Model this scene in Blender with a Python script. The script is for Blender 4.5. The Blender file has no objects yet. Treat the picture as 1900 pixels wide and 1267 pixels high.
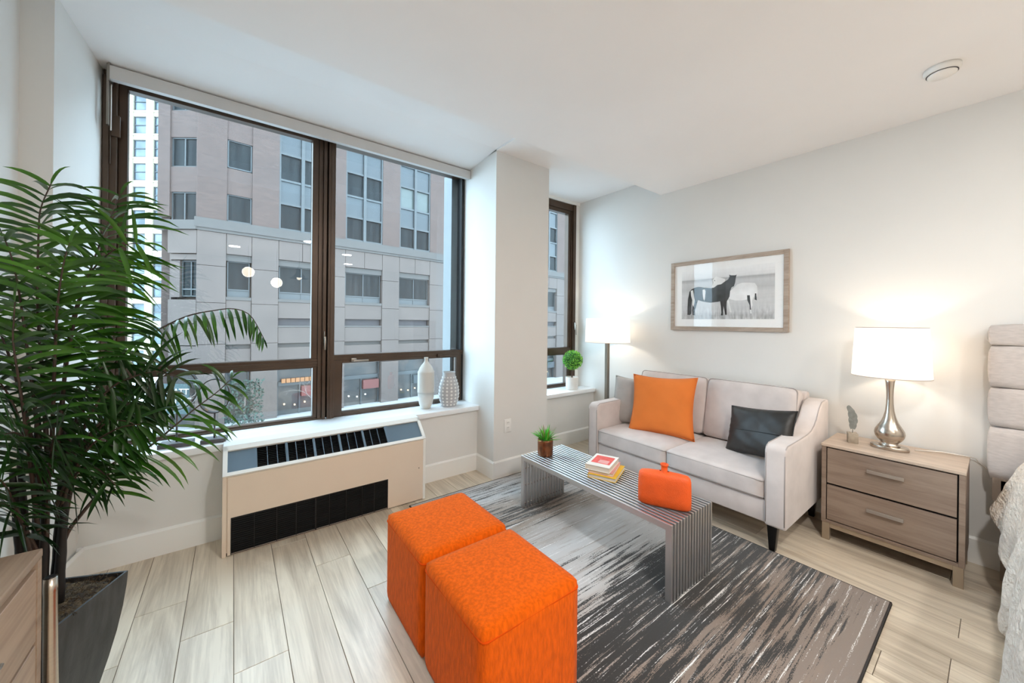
import bpy, bmesh, math, random
from mathutils import Vector, Matrix
random.seed(7)
C = bpy.context.scene.collection
SC = bpy.context.scene
PI = math.pi
R = math.radians

# ------------------------------------------------------------------ camera, world, light, exposure
H = 1.32
YAW, ROLL, F, CYP = .6465, .0103, 684.3, 598.2
fwd = Vector((math.sin(YAW), math.cos(YAW), 0)); rgt = Vector((math.cos(YAW), -math.sin(YAW), 0)); up = Vector((0, 0, 1))
r3 = rgt*math.cos(ROLL)+up*math.sin(ROLL); u3 = up*math.cos(ROLL)-rgt*math.sin(ROLL)
cd = bpy.data.cameras.new('camera'); cam = bpy.data.objects.new('camera', cd); C.objects.link(cam)
cam.matrix_world = Matrix(((r3.x, u3.x, -fwd.x, 0), (r3.y, u3.y, -fwd.y, 0), (r3.z, u3.z, -fwd.z, H), (0, 0, 0, 1)))
cd.sensor_fit = 'HORIZONTAL'; cd.sensor_width = 36; cd.lens = F/1900*36
cd.shift_y = -(633.5-CYP)/1900; cd.clip_start = .02; cd.clip_end = 500
SC.camera = cam

w = bpy.data.worlds.new('world'); SC.world = w; w.use_nodes = True
bg = w.node_tree.nodes['Background']; bg.inputs[0].default_value = (.62, .84, 1, 1); bg.inputs[1].default_value = 8.2

vs = SC.view_settings
vs.view_transform = 'Standard'; vs.look = 'None'; vs.gamma = 1; vs.use_curve_mapping = False; vs.exposure = 0.40
SC.cycles.use_denoising = True
SC.cycles.max_bounces = 10; SC.cycles.diffuse_bounces = 5; SC.cycles.transparent_max_bounces = 16
SC.cycles.caustics_reflective = False; SC.cycles.caustics_refractive = False

def lamp(kind, loc, power, col, size=.05, rot=None, name='lamp_light', spread=None):
    l = bpy.data.lights.new(name, kind); l.energy = power; l.color = col
    if kind == 'AREA':
        l.shape = 'DISK'; l.size = size
        if spread: l.spread = spread
    else: l.shadow_soft_size = size
    o = bpy.data.objects.new(name, l); C.objects.link(o); o.location = loc
    if rot: o.rotation_euler = rot
    return o

WARM = (1, .87, .72); NEUT = (1, .975, .945)
DL = [(.95, -.35), (1.7, -1.2), (.0, -1.6), (2.0, -2.4)]   # recessed downlights in the ceiling
DLP = 19
for k, (x, y) in enumerate(DL):
    lamp('AREA', (x, y, 2.566), DLP*(1.55, .9, .45, .5)[k], NEUT, .16, name='downlight_light')
GL = [(.19, -1.44, 2.13), (.60, -1.44, 1.98)]
for g in GL: lamp('POINT', g, 12, WARM, .085, name='globe_light')
lamp('POINT', (3.05, 2.42, 1.26), 3.0, (1, .84, .68), .03, name='floor_lamp_light')
lamp('POINT', (3.125, .395, 1.19), 3.1, (1, .84, .68), .03, name='table_lamp_light')

# ------------------------------------------------------------------ materials
def lin(c):
    return tuple(((v/255)/12.92 if v/255 <= .04045 else ((v/255+.055)/1.055)**2.4) for v in c)
def S(*c): return lin(c)
MATS = {}
def mat(name, col, rough=.6, metal=0, spec=.5, **k):
    if name in MATS: return MATS[name]
    m = bpy.data.materials.new(name); m.use_nodes = True; MATS[name] = m
    nt = m.node_tree; b = nt.nodes['Principled BSDF']
    b.inputs['Base Color'].default_value = (*col, 1); b.inputs['Roughness'].default_value = rough
    b.inputs['Metallic'].default_value = metal; b.inputs['Specular IOR Level'].default_value = spec
    for a, v in k.items():
        key = {'sheen': 'Sheen Weight', 'coat': 'Coat Weight', 'sub': 'Subsurface Weight'}.get(a)
        if key: b.inputs[key].default_value = v
    if 'emit' in k:
        b.inputs['Emission Color'].default_value = (*k['emit'][0], 1); b.inputs['Emission Strength'].default_value = k['emit'][1]
    co = nt.nodes.new('ShaderNodeTexCoord'); mp = nt.nodes.new('ShaderNodeMapping')
    nt.links.new(co.outputs['Object'], mp.inputs[0]); mp.inputs['Scale'].default_value = k.get('stretch', (1, 1, 1))
    sc = k.get('scale', 8); var = k.get('var', .06)
    n = nt.nodes.new('ShaderNodeTexNoise'); n.inputs['Scale'].default_value = sc; n.inputs['Detail'].default_value = k.get('detail', 4)
    nt.links.new(mp.outputs[0], n.inputs[0])
    r = nt.nodes.new('ShaderNodeValToRGB')
    c2 = k.get('col2'); c1 = tuple(max(0, v*(1-var)) for v in col)
    if not c2: c2 = tuple(min(1, v*(1+var)) for v in col)
    else: c1 = col
    r.color_ramp.elements[0].position = k.get('p0', .35); r.color_ramp.elements[1].position = k.get('p1', .65)
    r.color_ramp.elements[0].color = (*c1, 1); r.color_ramp.elements[1].color = (*c2, 1)
    nt.links.new(n.outputs[0], r.inputs[0])
    nt.links.new(r.outputs[0], b.inputs['Base Color'])
    if k.get('bump', 0):
        if k.get('bstretch'): k['bscale'] = 240
        n2 = nt.nodes.new('ShaderNodeTexNoise'); n2.inputs['Scale'].default_value = k.get('bscale', 200); n2.inputs['Detail'].default_value = 3
        nt.links.new(mp.outputs[0] if k.get('bstretch') else co.outputs['Object'], n2.inputs[0])
        bp = nt.nodes.new('ShaderNodeBump'); bp.inputs['Strength'].default_value = k['bump']; bp.inputs['Distance'].default_value = k.get('bdist', .004)
        nt.links.new(n2.outputs[0], bp.inputs['Height']); nt.links.new(bp.outputs[0], b.inputs['Normal'])
    return m

def nodes(name):
    m = bpy.data.materials.new(name); m.use_nodes = True; MATS[name] = m
    return m, m.node_tree, m.node_tree.nodes['Principled BSDF']

m_wall = mat('wall_paint', S(224, 222, 218), .75, var=.01, scale=3, bump=.05, bscale=300, bdist=.001)
m_ceil = mat('ceiling_paint', S(240, 238, 237), .85, var=.01, scale=2)
m_trim = mat('trim_paint', S(236, 235, 231), .35, var=.01, scale=3)
m_sill = mat('sill_paint', S(238, 239, 240), .25, var=.01, scale=3)
m_bronze = mat('bronze_aluminium', S(76, 59, 46), .36, .35, var=.12, scale=5)
m_black = mat('black_gasket', S(14, 14, 15), .5)
m_hvac = mat('beige_enamel', S(220, 203, 184), .35, var=.01)
m_hvac_lit = mat('beige_enamel_lit', S(232, 231, 226), .3, var=.01)  # same enamel as the cabinet, painted white for the window light on it
m_bluesteel = mat('brushed_damper_steel', S(120, 138, 152), .3, .75, var=.08, scale=4)
m_grill = mat('black_grille', S(16, 17, 18), .4, .3, var=.2)
m_void = mat('dark_void', S(5, 5, 6), .9)
m_sofa = mat('greige_velvet', S(206, 196, 192), .9, var=.06, scale=9, sheen=.35, bump=.15, bscale=400, bdist=.001, detail=6)
m_pipe = mat('greige_piping', S(172, 162, 158), .85, sheen=.3)
m_bleg = mat('black_lacquered_wood', S(14, 13, 13), .3)
m_ott = mat('orange_chenille', S(214, 90, 6), .95, var=.15, spec=.1, scale=90, sheen=.05, bump=.9, bscale=1, bdist=.003, bstretch=True, stretch=(1, 1, .25), detail=8)
m_ottseam = mat('orange_welt', S(205, 72, 6), .9, spec=.1)
m_opil = mat('orange_cotton', S(224, 124, 58), .9, var=.04, spec=.15, scale=6, sheen=.05, bump=.15, bscale=500, bdist=.001)
m_gpil = mat('grey_suede', S(176, 172, 168), .85, var=.07, scale=6, sheen=.3, bump=.1, bscale=30, bdist=.003)
m_leather = mat('black_leather', S(38, 36, 34), .46, var=.12, scale=20, bump=.25, bscale=14, bdist=.006)
m_ovase = mat('orange_ceramic', S(234, 92, 28), .45, var=.08, scale=12, bump=1, bscale=260, bdist=.002)
m_steel = mat('brushed_steel', S(206, 205, 204), .36, .92, var=.03, scale=4)
m_nick = mat('satin_nickel', S(190, 180, 168), .25, 1, var=.04, scale=6, stretch=(1, 1, 30))
m_pnick = mat('pole_nickel', S(150, 142, 132), .3, .9, var=.04)
m_champ = mat('champagne_metal', S(168, 152, 132), .4, .5, var=.05)
m_pull = mat('pull_nickel', S(190, 184, 178), .3, .8, var=.04)
m_copper = mat('hammered_copper', S(150, 95, 62), .38, .75, col2=S(104, 68, 50), scale=22, bump=.4, bscale=60, bdist=.003)
m_yellow = mat('yellow_cloth_cover', S(232, 186, 52), .6, var=.05)
m_paper = mat('page_edges', S(226, 216, 200), .8, var=.08, scale=4, stretch=(1, 1, 160))
m_pink = mat('pink_cover', S(224, 158, 152), .55, var=.08)
m_cream = mat('cream_cover', S(226, 220, 212), .55, var=.05)
m_red = mat('coral_print', S(222, 84, 76), .55, var=.12, scale=40)
m_whitec = mat('white_ceramic', S(228, 226, 222), .45, var=.04, scale=9)
m_tallv = mat('glazed_stoneware', S(206, 204, 198), .42, col2=S(190, 172, 150), scale=5, p0=.5, p1=.75, bump=.0)
m_grayv = mat('grey_stoneware', S(178, 176, 176), .6, var=.06)
m_ringm = mat('ring_pewter', S(120, 124, 126), .35, .7, col2=S(70, 70, 70), scale=12)
m_gold = mat('ring_gold', S(168, 128, 70), .4, .6)
m_slab = mat('slate_base', S(84, 82, 84), .6, var=.15, scale=30)
m_feather = mat('feather_pewter', S(138, 140, 136), .45, .5, var=.15, scale=40)
m_block = mat('concrete_block', S(166, 154, 138), .6, .2, var=.12, scale=40)
m_plastic = mat('white_plastic', S(236, 234, 230), .4, var=.01)
m_soil = mat('coir_soil', S(92, 72, 46), .95, col2=S(40, 30, 20), scale=60, bump=1, bscale=120, bdist=.012)
m_pot = mat('charcoal_pot', S(60, 60, 60), .5, col2=S(38, 38, 38), scale=9, stretch=(4, 4, .7), bump=.15, bscale=60)
m_cane = mat('black_cane', S(22, 17, 14), .6, var=.3, scale=20)
m_rachis = mat('brown_rachis', S(60, 44, 34), .6, var=.3, scale=30)
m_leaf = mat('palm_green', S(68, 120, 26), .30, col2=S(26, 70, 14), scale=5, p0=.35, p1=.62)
m_leaf_shaded = mat('palm_green_shaded', S(38, 78, 22), .32, col2=S(14, 42, 14), scale=5)  # darker copy of the leaf green, shade of low and inner fronds painted in
m_succ = mat('succulent_green', S(110, 205, 60), .5, col2=S(56, 156, 44), scale=14)
m_succ2 = mat('succulent_red_tip', S(150, 92, 70), .5, col2=S(86, 130, 50), scale=30)
m_box = mat('boxwood_green', S(150, 214, 74), .5, col2=S(70, 156, 50), scale=40, p0=.4, p1=.6)
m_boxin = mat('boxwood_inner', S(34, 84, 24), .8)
m_twig = mat('twig_brown', S(84, 66, 52), .8)
m_hb = mat('headboard_linen', S(190, 181, 176), .9, var=.07, scale=30, bump=.3, bscale=350, bdist=.001, stretch=(1, 1, 4))
m_hbframe = mat('bed_frame_taupe', S(138, 124, 112), .7, var=.06)
m_bed = mat('white_seersucker', S(230, 222, 212), .9, var=.05, scale=30, bump=1, bscale=55, bdist=.02)
m_mattress = mat('mattress_ticking', S(215, 212, 206), .9)
m_matb = mat('white_matboard', S(250, 250, 249), .8, var=.01)
m_dhorse = mat('print_dark_horse', S(52, 52, 52), .7, col2=S(82, 84, 86), scale=9)
m_lhorse = mat('print_pale_horse', S(232, 232, 231), .7, col2=S(252, 252, 252), scale=7)
m_blind = mat('blind_fabric', S(206, 203, 200), .7, var=.02)
m_brick = mat('sign_white', S(170, 170, 170), .6)
m_teal = mat('teal_banner', S(44, 62, 64), .6)

# wood with grain
def wood(name, c1, c2, axis=1, rough=.45, fine=1., rand=.25, warp=1., bump=.1):
    m, nt, b = nodes(name)
    co = nt.nodes.new('ShaderNodeTexCoord'); oi = nt.nodes.new('ShaderNodeObjectInfo')
    add = nt.nodes.new('ShaderNodeVectorMath'); add.operation = 'ADD'
    mul = nt.nodes.new('ShaderNodeVectorMath'); mul.operation = 'SCALE'; mul.inputs[3].default_value = 37.0
    cmb = nt.nodes.new('ShaderNodeCombineXYZ')
    for i in range(3): nt.links.new(oi.outputs['Random'], cmb.inputs[i])
    nt.links.new(cmb.outputs[0], mul.inputs[0]); nt.links.new(co.outputs['Object'], add.inputs[0]); nt.links.new(mul.outputs[0], add.inputs[1])
    mp = nt.nodes.new('ShaderNodeMapping'); nt.links.new(add.outputs[0], mp.inputs[0])
    s = [9*fine]*3; s[axis] = .8*fine; mp.inputs['Scale'].default_value = s
    n = nt.nodes.new('ShaderNodeTexNoise'); n.inputs['Scale'].default_value = 1.3; n.inputs['Detail'].default_value = 8; n.inputs['Roughness'].default_value = .62; n.inputs['Distortion'].default_value = 1.2*warp
    nt.links.new(mp.outputs[0], n.inputs[0])
    mp2 = nt.nodes.new('ShaderNodeMapping'); nt.links.new(add.outputs[0], mp2.inputs[0]); s2 = [150*fine]*3; s2[axis] = 4*fine; mp2.inputs['Scale'].default_value = s2
    n2 = nt.nodes.new('ShaderNodeTexNoise'); n2.inputs['Scale'].default_value = 1; n2.inputs['Detail'].default_value = 3; nt.links.new(mp2.outputs[0], n2.inputs[0])
    mx = nt.nodes.new('ShaderNodeMath'); mx.operation = 'MULTIPLY_ADD'; nt.links.new(n2.outputs[0], mx.inputs[0]); mx.inputs[1].default_value = .28; nt.links.new(n.outputs[0], mx.inputs[2])
    r = nt.nodes.new('ShaderNodeValToRGB'); r.color_ramp.elements[0].position = .46; r.color_ramp.elements[1].position = .76
    r.color_ramp.elements[0].color = (*c1, 1); r.color_ramp.elements[1].color = (*c2, 1)
    nt.links.new(mx.outputs[0], r.inputs[0])
    hs = nt.nodes.new('ShaderNodeHueSaturation'); nt.links.new(r.outputs[0], hs.inputs['Color'])
    mr = nt.nodes.new('ShaderNodeMapRange'); nt.links.new(oi.outputs['Random'], mr.inputs[0]); mr.inputs[3].default_value = 1-rand/2; mr.inputs[4].default_value = 1+rand/2
    nt.links.new(mr.outputs[0], hs.inputs['Value']); nt.links.new(hs.outputs[0], b.inputs['Base Color'])
    b.inputs['Roughness'].default_value = rough
    bp = nt.nodes.new('ShaderNodeBump'); bp.inputs['Strength'].default_value = bump; bp.inputs['Distance'].default_value = .002
    nt.links.new(n2.outputs[0], bp.inputs['Height']); nt.links.new(bp.outputs[0], b.inputs['Normal'])
    return m
m_floor = wood('oak_plank', S(174, 158, 138), S(220, 206, 185), 1, .30, rand=.09, warp=.6)
m_floorbase = mat('plank_joint', S(96, 84, 72), .8)
m_nsw = wood('taupe_woodgrain', S(124, 106, 93), S(150, 132, 118), 1, .5, fine=1.2, rand=0, bump=.15)
m_nst = wood('taupe_top', S(168, 150, 134), S(196, 178, 162), 1, .4, fine=1.2, rand=0)
m_dres = wood('dresser_wood', S(138, 116, 98), S(172, 150, 130), 1, .45, fine=.8, rand=0)
m_frame = wood('frame_oak', S(150, 132, 116), S(182, 166, 152), 1, .6, fine=3, rand=.05)

# thin glass
def glass(name, tint, refl=1.0, ior=1.5):
    m, nt, b = nodes(name); nt.nodes.remove(b); out = nt.nodes['Material Output']
    tr = nt.nodes.new('ShaderNodeBsdfTransparent'); tr.inputs[0].default_value = (*tint, 1)
    gl = nt.nodes.new('ShaderNodeBsdfGlossy'); gl.inputs['Roughness'].default_value = .0; gl.inputs[0].default_value = (1, 1, 1, 1)
    fr = nt.nodes.new('ShaderNodeLayerWeight'); fr.inputs[0].default_value = .5
    pw = nt.nodes.new('ShaderNodeMath'); pw.operation = 'POWER'; pw.inputs[1].default_value = 5; nt.links.new(fr.outputs['Facing'], pw.inputs[0])
    mm = nt.nodes.new('ShaderNodeMath'); mm.operation = 'MULTIPLY_ADD'; mm.inputs[1].default_value = .9*refl; mm.inputs[2].default_value = .04*refl; mm.use_clamp = True
    nt.links.new(pw.outputs[0], mm.inputs[0])
    mx = nt.nodes.new('ShaderNodeMixShader'); nt.links.new(mm.outputs[0], mx.inputs[0]); nt.links.new(tr.outputs[0], mx.inputs[1]); nt.links.new(gl.outputs[0], mx.inputs[2])
    nt.links.new(mx.outputs[0], out.inputs[0])
    return m
m_glass = glass('window_glass', (.91, .93, .94), 1.0)
m_pglass = glass('picture_glass', (1, 1, 1), .45)

def shade(name, col, tr=.5):
    m, nt, b = nodes(name); nt.nodes.remove(b); out = nt.nodes['Material Output']
    d = nt.nodes.new('ShaderNodeBsdfDiffuse'); d.inputs[0].default_value = (*col, 1)
    t = nt.nodes.new('ShaderNodeBsdfTranslucent'); t.inputs[0].default_value = (*col, 1)
    mx = nt.nodes.new('ShaderNodeMixShader'); mx.inputs[0].default_value = tr
    nt.links.new(d.outputs[0], mx.inputs[1]); nt.links.new(t.outputs[0], mx.inputs[2]); nt.links.new(mx.outputs[0], out.inputs[0])
    return m
m_shade = shade('linen_shade', (.86, .83, .78), .5)

def emis(name, col, s):
    m, nt, b = nodes(name); b.inputs['Base Color'].default_value = (.8, .8, .8, 1)
    b.inputs['Emission Color'].default_value = (*col, 1); b.inputs['Emission Strength'].default_value = s
    return m
m_bulb = emis('lit_bulb', (1, .86, .68), 8)
m_globe = emis('lit_globe', (1, .86, .66), 9)
MATS['lit_bulb'].use_nodes = True
m_dl = emis('lit_downlight', (1, .95, .88), 6)
m_shop = emis('shop_glow', (1, .80, .5), 2.2)
m_shopw = emis('shop_tube', (.9, 1, 1), 2.5)
m_orangesign = emis('lit_orange_sign', (1, .5, .15), .35)

# rug
def rug_mat():
    m, nt, b = nodes('streaked_rug'); b.inputs['Roughness'].default_value = .95; b.inputs['Sheen Weight'].default_value = .2
    co = nt.nodes.new('ShaderNodeTexCoord')
    def noise(scale, det, rough, dist=0, seed=0):
        mp = nt.nodes.new('ShaderNodeMapping'); nt.links.new(co.outputs['Object'], mp.inputs[0]); mp.inputs['Scale'].default_value = scale; mp.inputs['Location'].default_value = (seed, seed*1.7, 0)
        n = nt.nodes.new('ShaderNodeTexNoise'); n.inputs['Scale'].default_value = 1; n.inputs['Detail'].default_value = det; n.inputs['Roughness'].default_value = rough; n.inputs['Distortion'].default_value = dist
        nt.links.new(mp.outputs[0], n.inputs[0]); return n.outputs[0]
    def math_(op, a, bb=None, c=None, clamp=False):
        n = nt.nodes.new('ShaderNodeMath'); n.operation = op; n.use_clamp = clamp
        for i, v in enumerate((a, bb, c)):
            if v is None: continue
            if isinstance(v, (int, float)): n.inputs[i].default_value = v
            else: nt.links.new(v, n.inputs[i])
        return n.outputs[0]
    sep = nt.nodes.new('ShaderNodeSeparateXYZ'); nt.links.new(co.outputs['Object'], sep.inputs[0])
    streak = noise((1.9, 46, 1), 8, .72, .12, 3)          # dark streaks along X
    spark = noise((120, 300, 1), 1, .5, 0, 9)
    broad = noise((.9, 4.2, 1), 3, .5, .4, 5)
    # density of dark along y : ramp over rug length (object y 0..2.22 )
    yv = math_('MULTIPLY_ADD', broad, .30, math_('MULTIPLY_ADD', sep.outputs['Y'], 1/2.22, -.15))
    dr = nt.nodes.new('ShaderNodeValToRGB'); nt.links.new(yv, dr.inputs[0])
    e = dr.color_ramp.elements; e[0].position = 0; e[0].color = (.30,)*3+(1,); e[1].position = 1; e[1].color = (.42,)*3+(1,)
    for p, v in ((.06, .46), (.14, .54), (.22, .60), (.30, .72), (.38, .66), (.45, .42), (.52, .29), (.62, .26), (.69, .40), (.76, .60), (.82, .44), (.90, .50)):
        q = e.new(p); q.color = (v, v, v, 1)
    # dark mask = streak + density > thr
    s1 = math_('MULTIPLY_ADD', spark, .22, streak)
    clus = noise((1.6, 9, 1), 3, .5, .3, 71)
    s1 = math_('MULTIPLY_ADD', clus, .28, s1)
    t = math_('SUBTRACT', math_('MULTIPLY_ADD', dr.outputs[0], .62, s1), 1.075)
    maskd = math_('MULTIPLY', t, 45, None, True)
    # base : grey to brown
    base = nt.nodes.new('ShaderNodeValToRGB'); nt.links.new(yv, base.inputs[0]); e = base.color_ramp.elements
    e[0].position = 0; e[0].color = (*S(138, 124, 114), 1); e[1].position = 1; e[1].color = (*S(178, 176, 174), 1)
    for p, c in ((.22, S(134, 118, 106)), (.34, S(172, 162, 154)), (.46, S(196, 192, 188)), (.60, S(198, 195, 192)), (.70, S(150, 134, 120)), (.80, S(160, 148, 138)), (.90, S(192, 194, 196))):
        q = e.new(p); q.color = (*c, 1)
    brn = noise((2.2, 36, 1), 6, .65, .2, 21)
    bm = math_('MULTIPLY', math_('SUBTRACT', brn, .54), 12, None, True)
    mx0 = nt.nodes.new('ShaderNodeMix'); mx0.data_type = 'RGBA'; nt.links.new(math_('MULTIPLY', bm, .55), mx0.inputs[0]); nt.links.new(base.outputs[0], mx0.inputs[6]); mx0.inputs[7].default_value = (*S(146, 128, 114), 1)
    mxd = nt.nodes.new('ShaderNodeMix'); mxd.data_type = 'RGBA'; nt.links.new(maskd, mxd.inputs[0]); nt.links.new(mx0.outputs[2], mxd.inputs[6]); mxd.inputs[7].default_value = (*S(50, 48, 46), 1)
    # light streaks
    ls = noise((1.8, 60, 1), 8, .74, .12, 41)
    lm = math_('MULTIPLY', math_('SUBTRACT', math_('MULTIPLY_ADD', spark, .2, ls), .685), 30, None, True)
    mxl = nt.nodes.new('ShaderNodeMix'); mxl.data_type = 'RGBA'; nt.links.new(lm, mxl.inputs[0]); nt.links.new(mxd.outputs[2], mxl.inputs[6]); mxl.inputs[7].default_value = (*S(228, 225, 222), 1)
    nt.links.new(mxl.outputs[2], b.inputs['Base Color'])
    bp = nt.nodes.new('ShaderNodeBump'); bp.inputs['Strength'].default_value = .5; bp.inputs['Distance'].default_value = .004
    nt.links.new(noise((500, 500, 1), 2, .5), bp.inputs['Height']); nt.links.new(bp.outputs[0], b.inputs['Normal'])
    return m
m_rug = rug_mat()
m_rugedge = mat('rug_binding', S(50, 46, 44), .9)

# facade materials
def brickm(name, c1, c2, mort, sx=1):
    m, nt, b = nodes(name); b.inputs['Roughness'].default_value = .9
    co = nt.nodes.new('ShaderNodeTexCoord'); mp = nt.nodes.new('ShaderNodeMapping'); nt.links.new(co.outputs['Object'], mp.inputs[0]); mp.inputs['Rotation'].default_value = (R(90), 0, 0)
    t = nt.nodes.new('ShaderNodeTexBrick'); nt.links.new(mp.outputs[0], t.inputs[0])
    t.inputs['Color1'].default_value = (*c1, 1); t.inputs['Color2'].default_value = (*c2, 1); t.inputs['Mortar'].default_value = (*mort, 1)
    t.inputs['Scale'].default_value = 1; t.inputs['Brick Width'].default_value = .24*sx; t.inputs['Row Height'].default_value = .09*sx; t.inputs['Mortar Size'].default_value = .008*sx
    n = nt.nodes.new('ShaderNodeTexNoise'); n.inputs['Scale'].default_value = .5; nt.links.new(co.outputs['Object'], n.inputs[0])
    hs = nt.nodes.new('ShaderNodeHueSaturation'); nt.links.new(t.outputs[0], hs.inputs['Color'])
    mr = nt.nodes.new('ShaderNodeMapRange'); nt.links.new(n.outputs[0], mr.inputs[0]); mr.inputs[3].default_value = .85; mr.inputs[4].default_value = 1.15
    nt.links.new(mr.outputs[0], hs.inputs['Value']); nt.links.new(hs.outputs[0], b.inputs['Base Color'])
    return m
m_fbrick = brickm('pinkish_brick', S(78, 61, 55), S(70, 55, 50), S(76, 64, 59))
m_fcream = brickm('cream_brick', S(160, 150, 128), S(150, 142, 122), S(140, 134, 120), 1.6)
m_fstone = mat('grey_granite', S(80, 69, 64), .8, var=.06, scale=.8, bump=.0)
m_fledge = mat('grey_ledge', S(70, 65, 62), .8, var=.05, scale=1)
m_fmetal = mat('bluegrey_mullion', S(58, 60, 61), .5, .1, var=.04)
m_fspan = mat('bluegrey_spandrel', S(47, 51, 54), .4, .1, var=.06, scale=.6)
m_fglass = mat('far_glass', S(14, 17, 19), .3, .0, spec=.12, var=.25, scale=.9, col2=S(30, 33, 34), stretch=(5, 1, .3))
m_fglassl = mat('far_glass_blind', S(64, 70, 67), .25, var=.08, scale=1.5)
m_cglass = mat('cream_far_glass', S(48, 60, 68), .15, var=.25, scale=.5, col2=S(90, 103, 110))
m_vent = mat('vent_dark', S(60, 56, 58), .8, var=.1)
m_road = mat('asphalt', S(138, 138, 138), .9, var=.08, scale=1)
m_pave = mat('pavement', S(140, 138, 136), .9, var=.05, scale=1)
m_tarp = mat('green_tarp', S(48, 70, 60), .8, col2=S(30, 40, 32), scale=2)
for _n in ('lit_orange_sign', 'shop_glow', 'shop_tube'): MATS[_n].node_tree.nodes['Principled BSDF'].inputs['Base Color'].default_value = (.12, .05, .02, 1)
m_awn = mat('red_awning', S(92, 48, 44), .7)
m_shopin = mat('shop_interior', S(34, 36, 38), .3, col2=S(66, 60, 56), scale=1.2, var=.3)
m_umb = mat('blue_canopy', S(84, 104, 130), .7)
m_barkl = mat('pale_bark', S(104, 94, 88), .9)
m_jamb = mat('outer_jamb_metal', S(84, 90, 92), .4, .3)

# ------------------------------------------------------------------ mesh helpers
class B:
    def __init__(s): s.v = []; s.f = []; s.mi = []; s.sm = []
    def add(s, vs_, fs, mi=0, sm=False):
        o = len(s.v); s.v += [Vector(p) for p in vs_]
        for f in fs: s.f.append(tuple(i+o for i in f)); s.mi.append(mi); s.sm.append(sm)
        return s
    def box(s, x0, x1, y0, y1, z0, z1, mi=0, M=None):
        vs_ = [Vector((x, y, z)) for x in (x0, x1) for y in (y0, y1) for z in (z0, z1)]
        if M: vs_ = [M@p for p in vs_]
        return s.add(vs_, [(0, 1, 3, 2), (4, 6, 7, 5), (0, 4, 5, 1), (2, 3, 7, 6), (0, 2, 6, 4), (1, 5, 7, 3)], mi)
    def prism(s, poly, a0, a1, plane='xz', mi=0, sm=False):
        n = len(poly)
        def P(p, a): return {'xz': (p[0], a, p[1]), 'yz': (a, p[0], p[1]), 'xy': (p[0], p[1], a)}[plane]
        vs_ = [P(p, a0) for p in poly]+[P(p, a1) for p in poly]
        s.add(vs_, [tuple(range(n)), tuple(range(2*n-1, n-1, -1))], mi)
        s.add(vs_, [(i, (i+1) % n, (i+1) % n+n, i+n) for i in range(n)], mi, sm)
        return s
    def lathe(s, prof, c=(0, 0, 0), n=32, mi=0, sx=1, sy=1, cap=True):
        vs_ = []; k = len(prof)
        for (r, z) in prof:
            for i in range(n):
                a = 2*PI*i/n; vs_.append((c[0]+r*sx*math.cos(a), c[1]+r*sy*math.sin(a), c[2]+z))
        fs = [(j*n+i, j*n+(i+1) % n, (j+1)*n+(i+1) % n, (j+1)*n+i) for j in range(k-1) for i in range(n)]
        s.add(vs_, fs, mi, True)
        if cap:
            s.add(vs_[:n], [tuple(range(n-1, -1, -1))], mi); s.add(vs_[-n:], [tuple(range(n))], mi)
        return s
    def tube(s, pts, r, n=8, mi=0, cap=True, closed=False):
        pts = [Vector(p) for p in pts]; k = len(pts); rs = r if isinstance(r, (list, tuple)) else [r]*k
        vs_ = []; ref = None
        for i, p in enumerate(pts):
            if closed: t = (pts[(i+1) % k]-pts[i-1]).normalized()
            else: t = (pts[min(i+1, k-1)]-pts[max(i-1, 0)]).normalized()
            if ref is None: ref = Vector((0, 0, 1)) if abs(t.z) < .9 else Vector((1, 0, 0))
            u = (ref-t*ref.dot(t)).normalized(); ref = u; v = t.cross(u)
            for j in range(n):
                a = 2*PI*j/n; vs_.append(p+(u*math.cos(a)+v*math.sin(a))*rs[i])
        kk = k if closed else k-1
        fs = [(i*n+j, i*n+(j+1) % n, ((i+1) % k)*n+(j+1) % n, ((i+1) % k)*n+j) for i in range(kk) for j in range(n)]
        s.add(vs_, fs, mi, True)
        if cap and not closed:
            s.add(vs_[:n], [tuple(range(n-1, -1, -1))], mi); s.add(vs_[-n:], [tuple(range(n))], mi)
        return s
    def ball(s, c, r, n=16, mi=0):
        m = n//2; prof = [(r*math.sin(PI*j/m)+1e-5, -r*math.cos(PI*j/m)) for j in range(m+1)]
        return s.lathe(prof, c, n, mi, cap=False)

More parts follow.
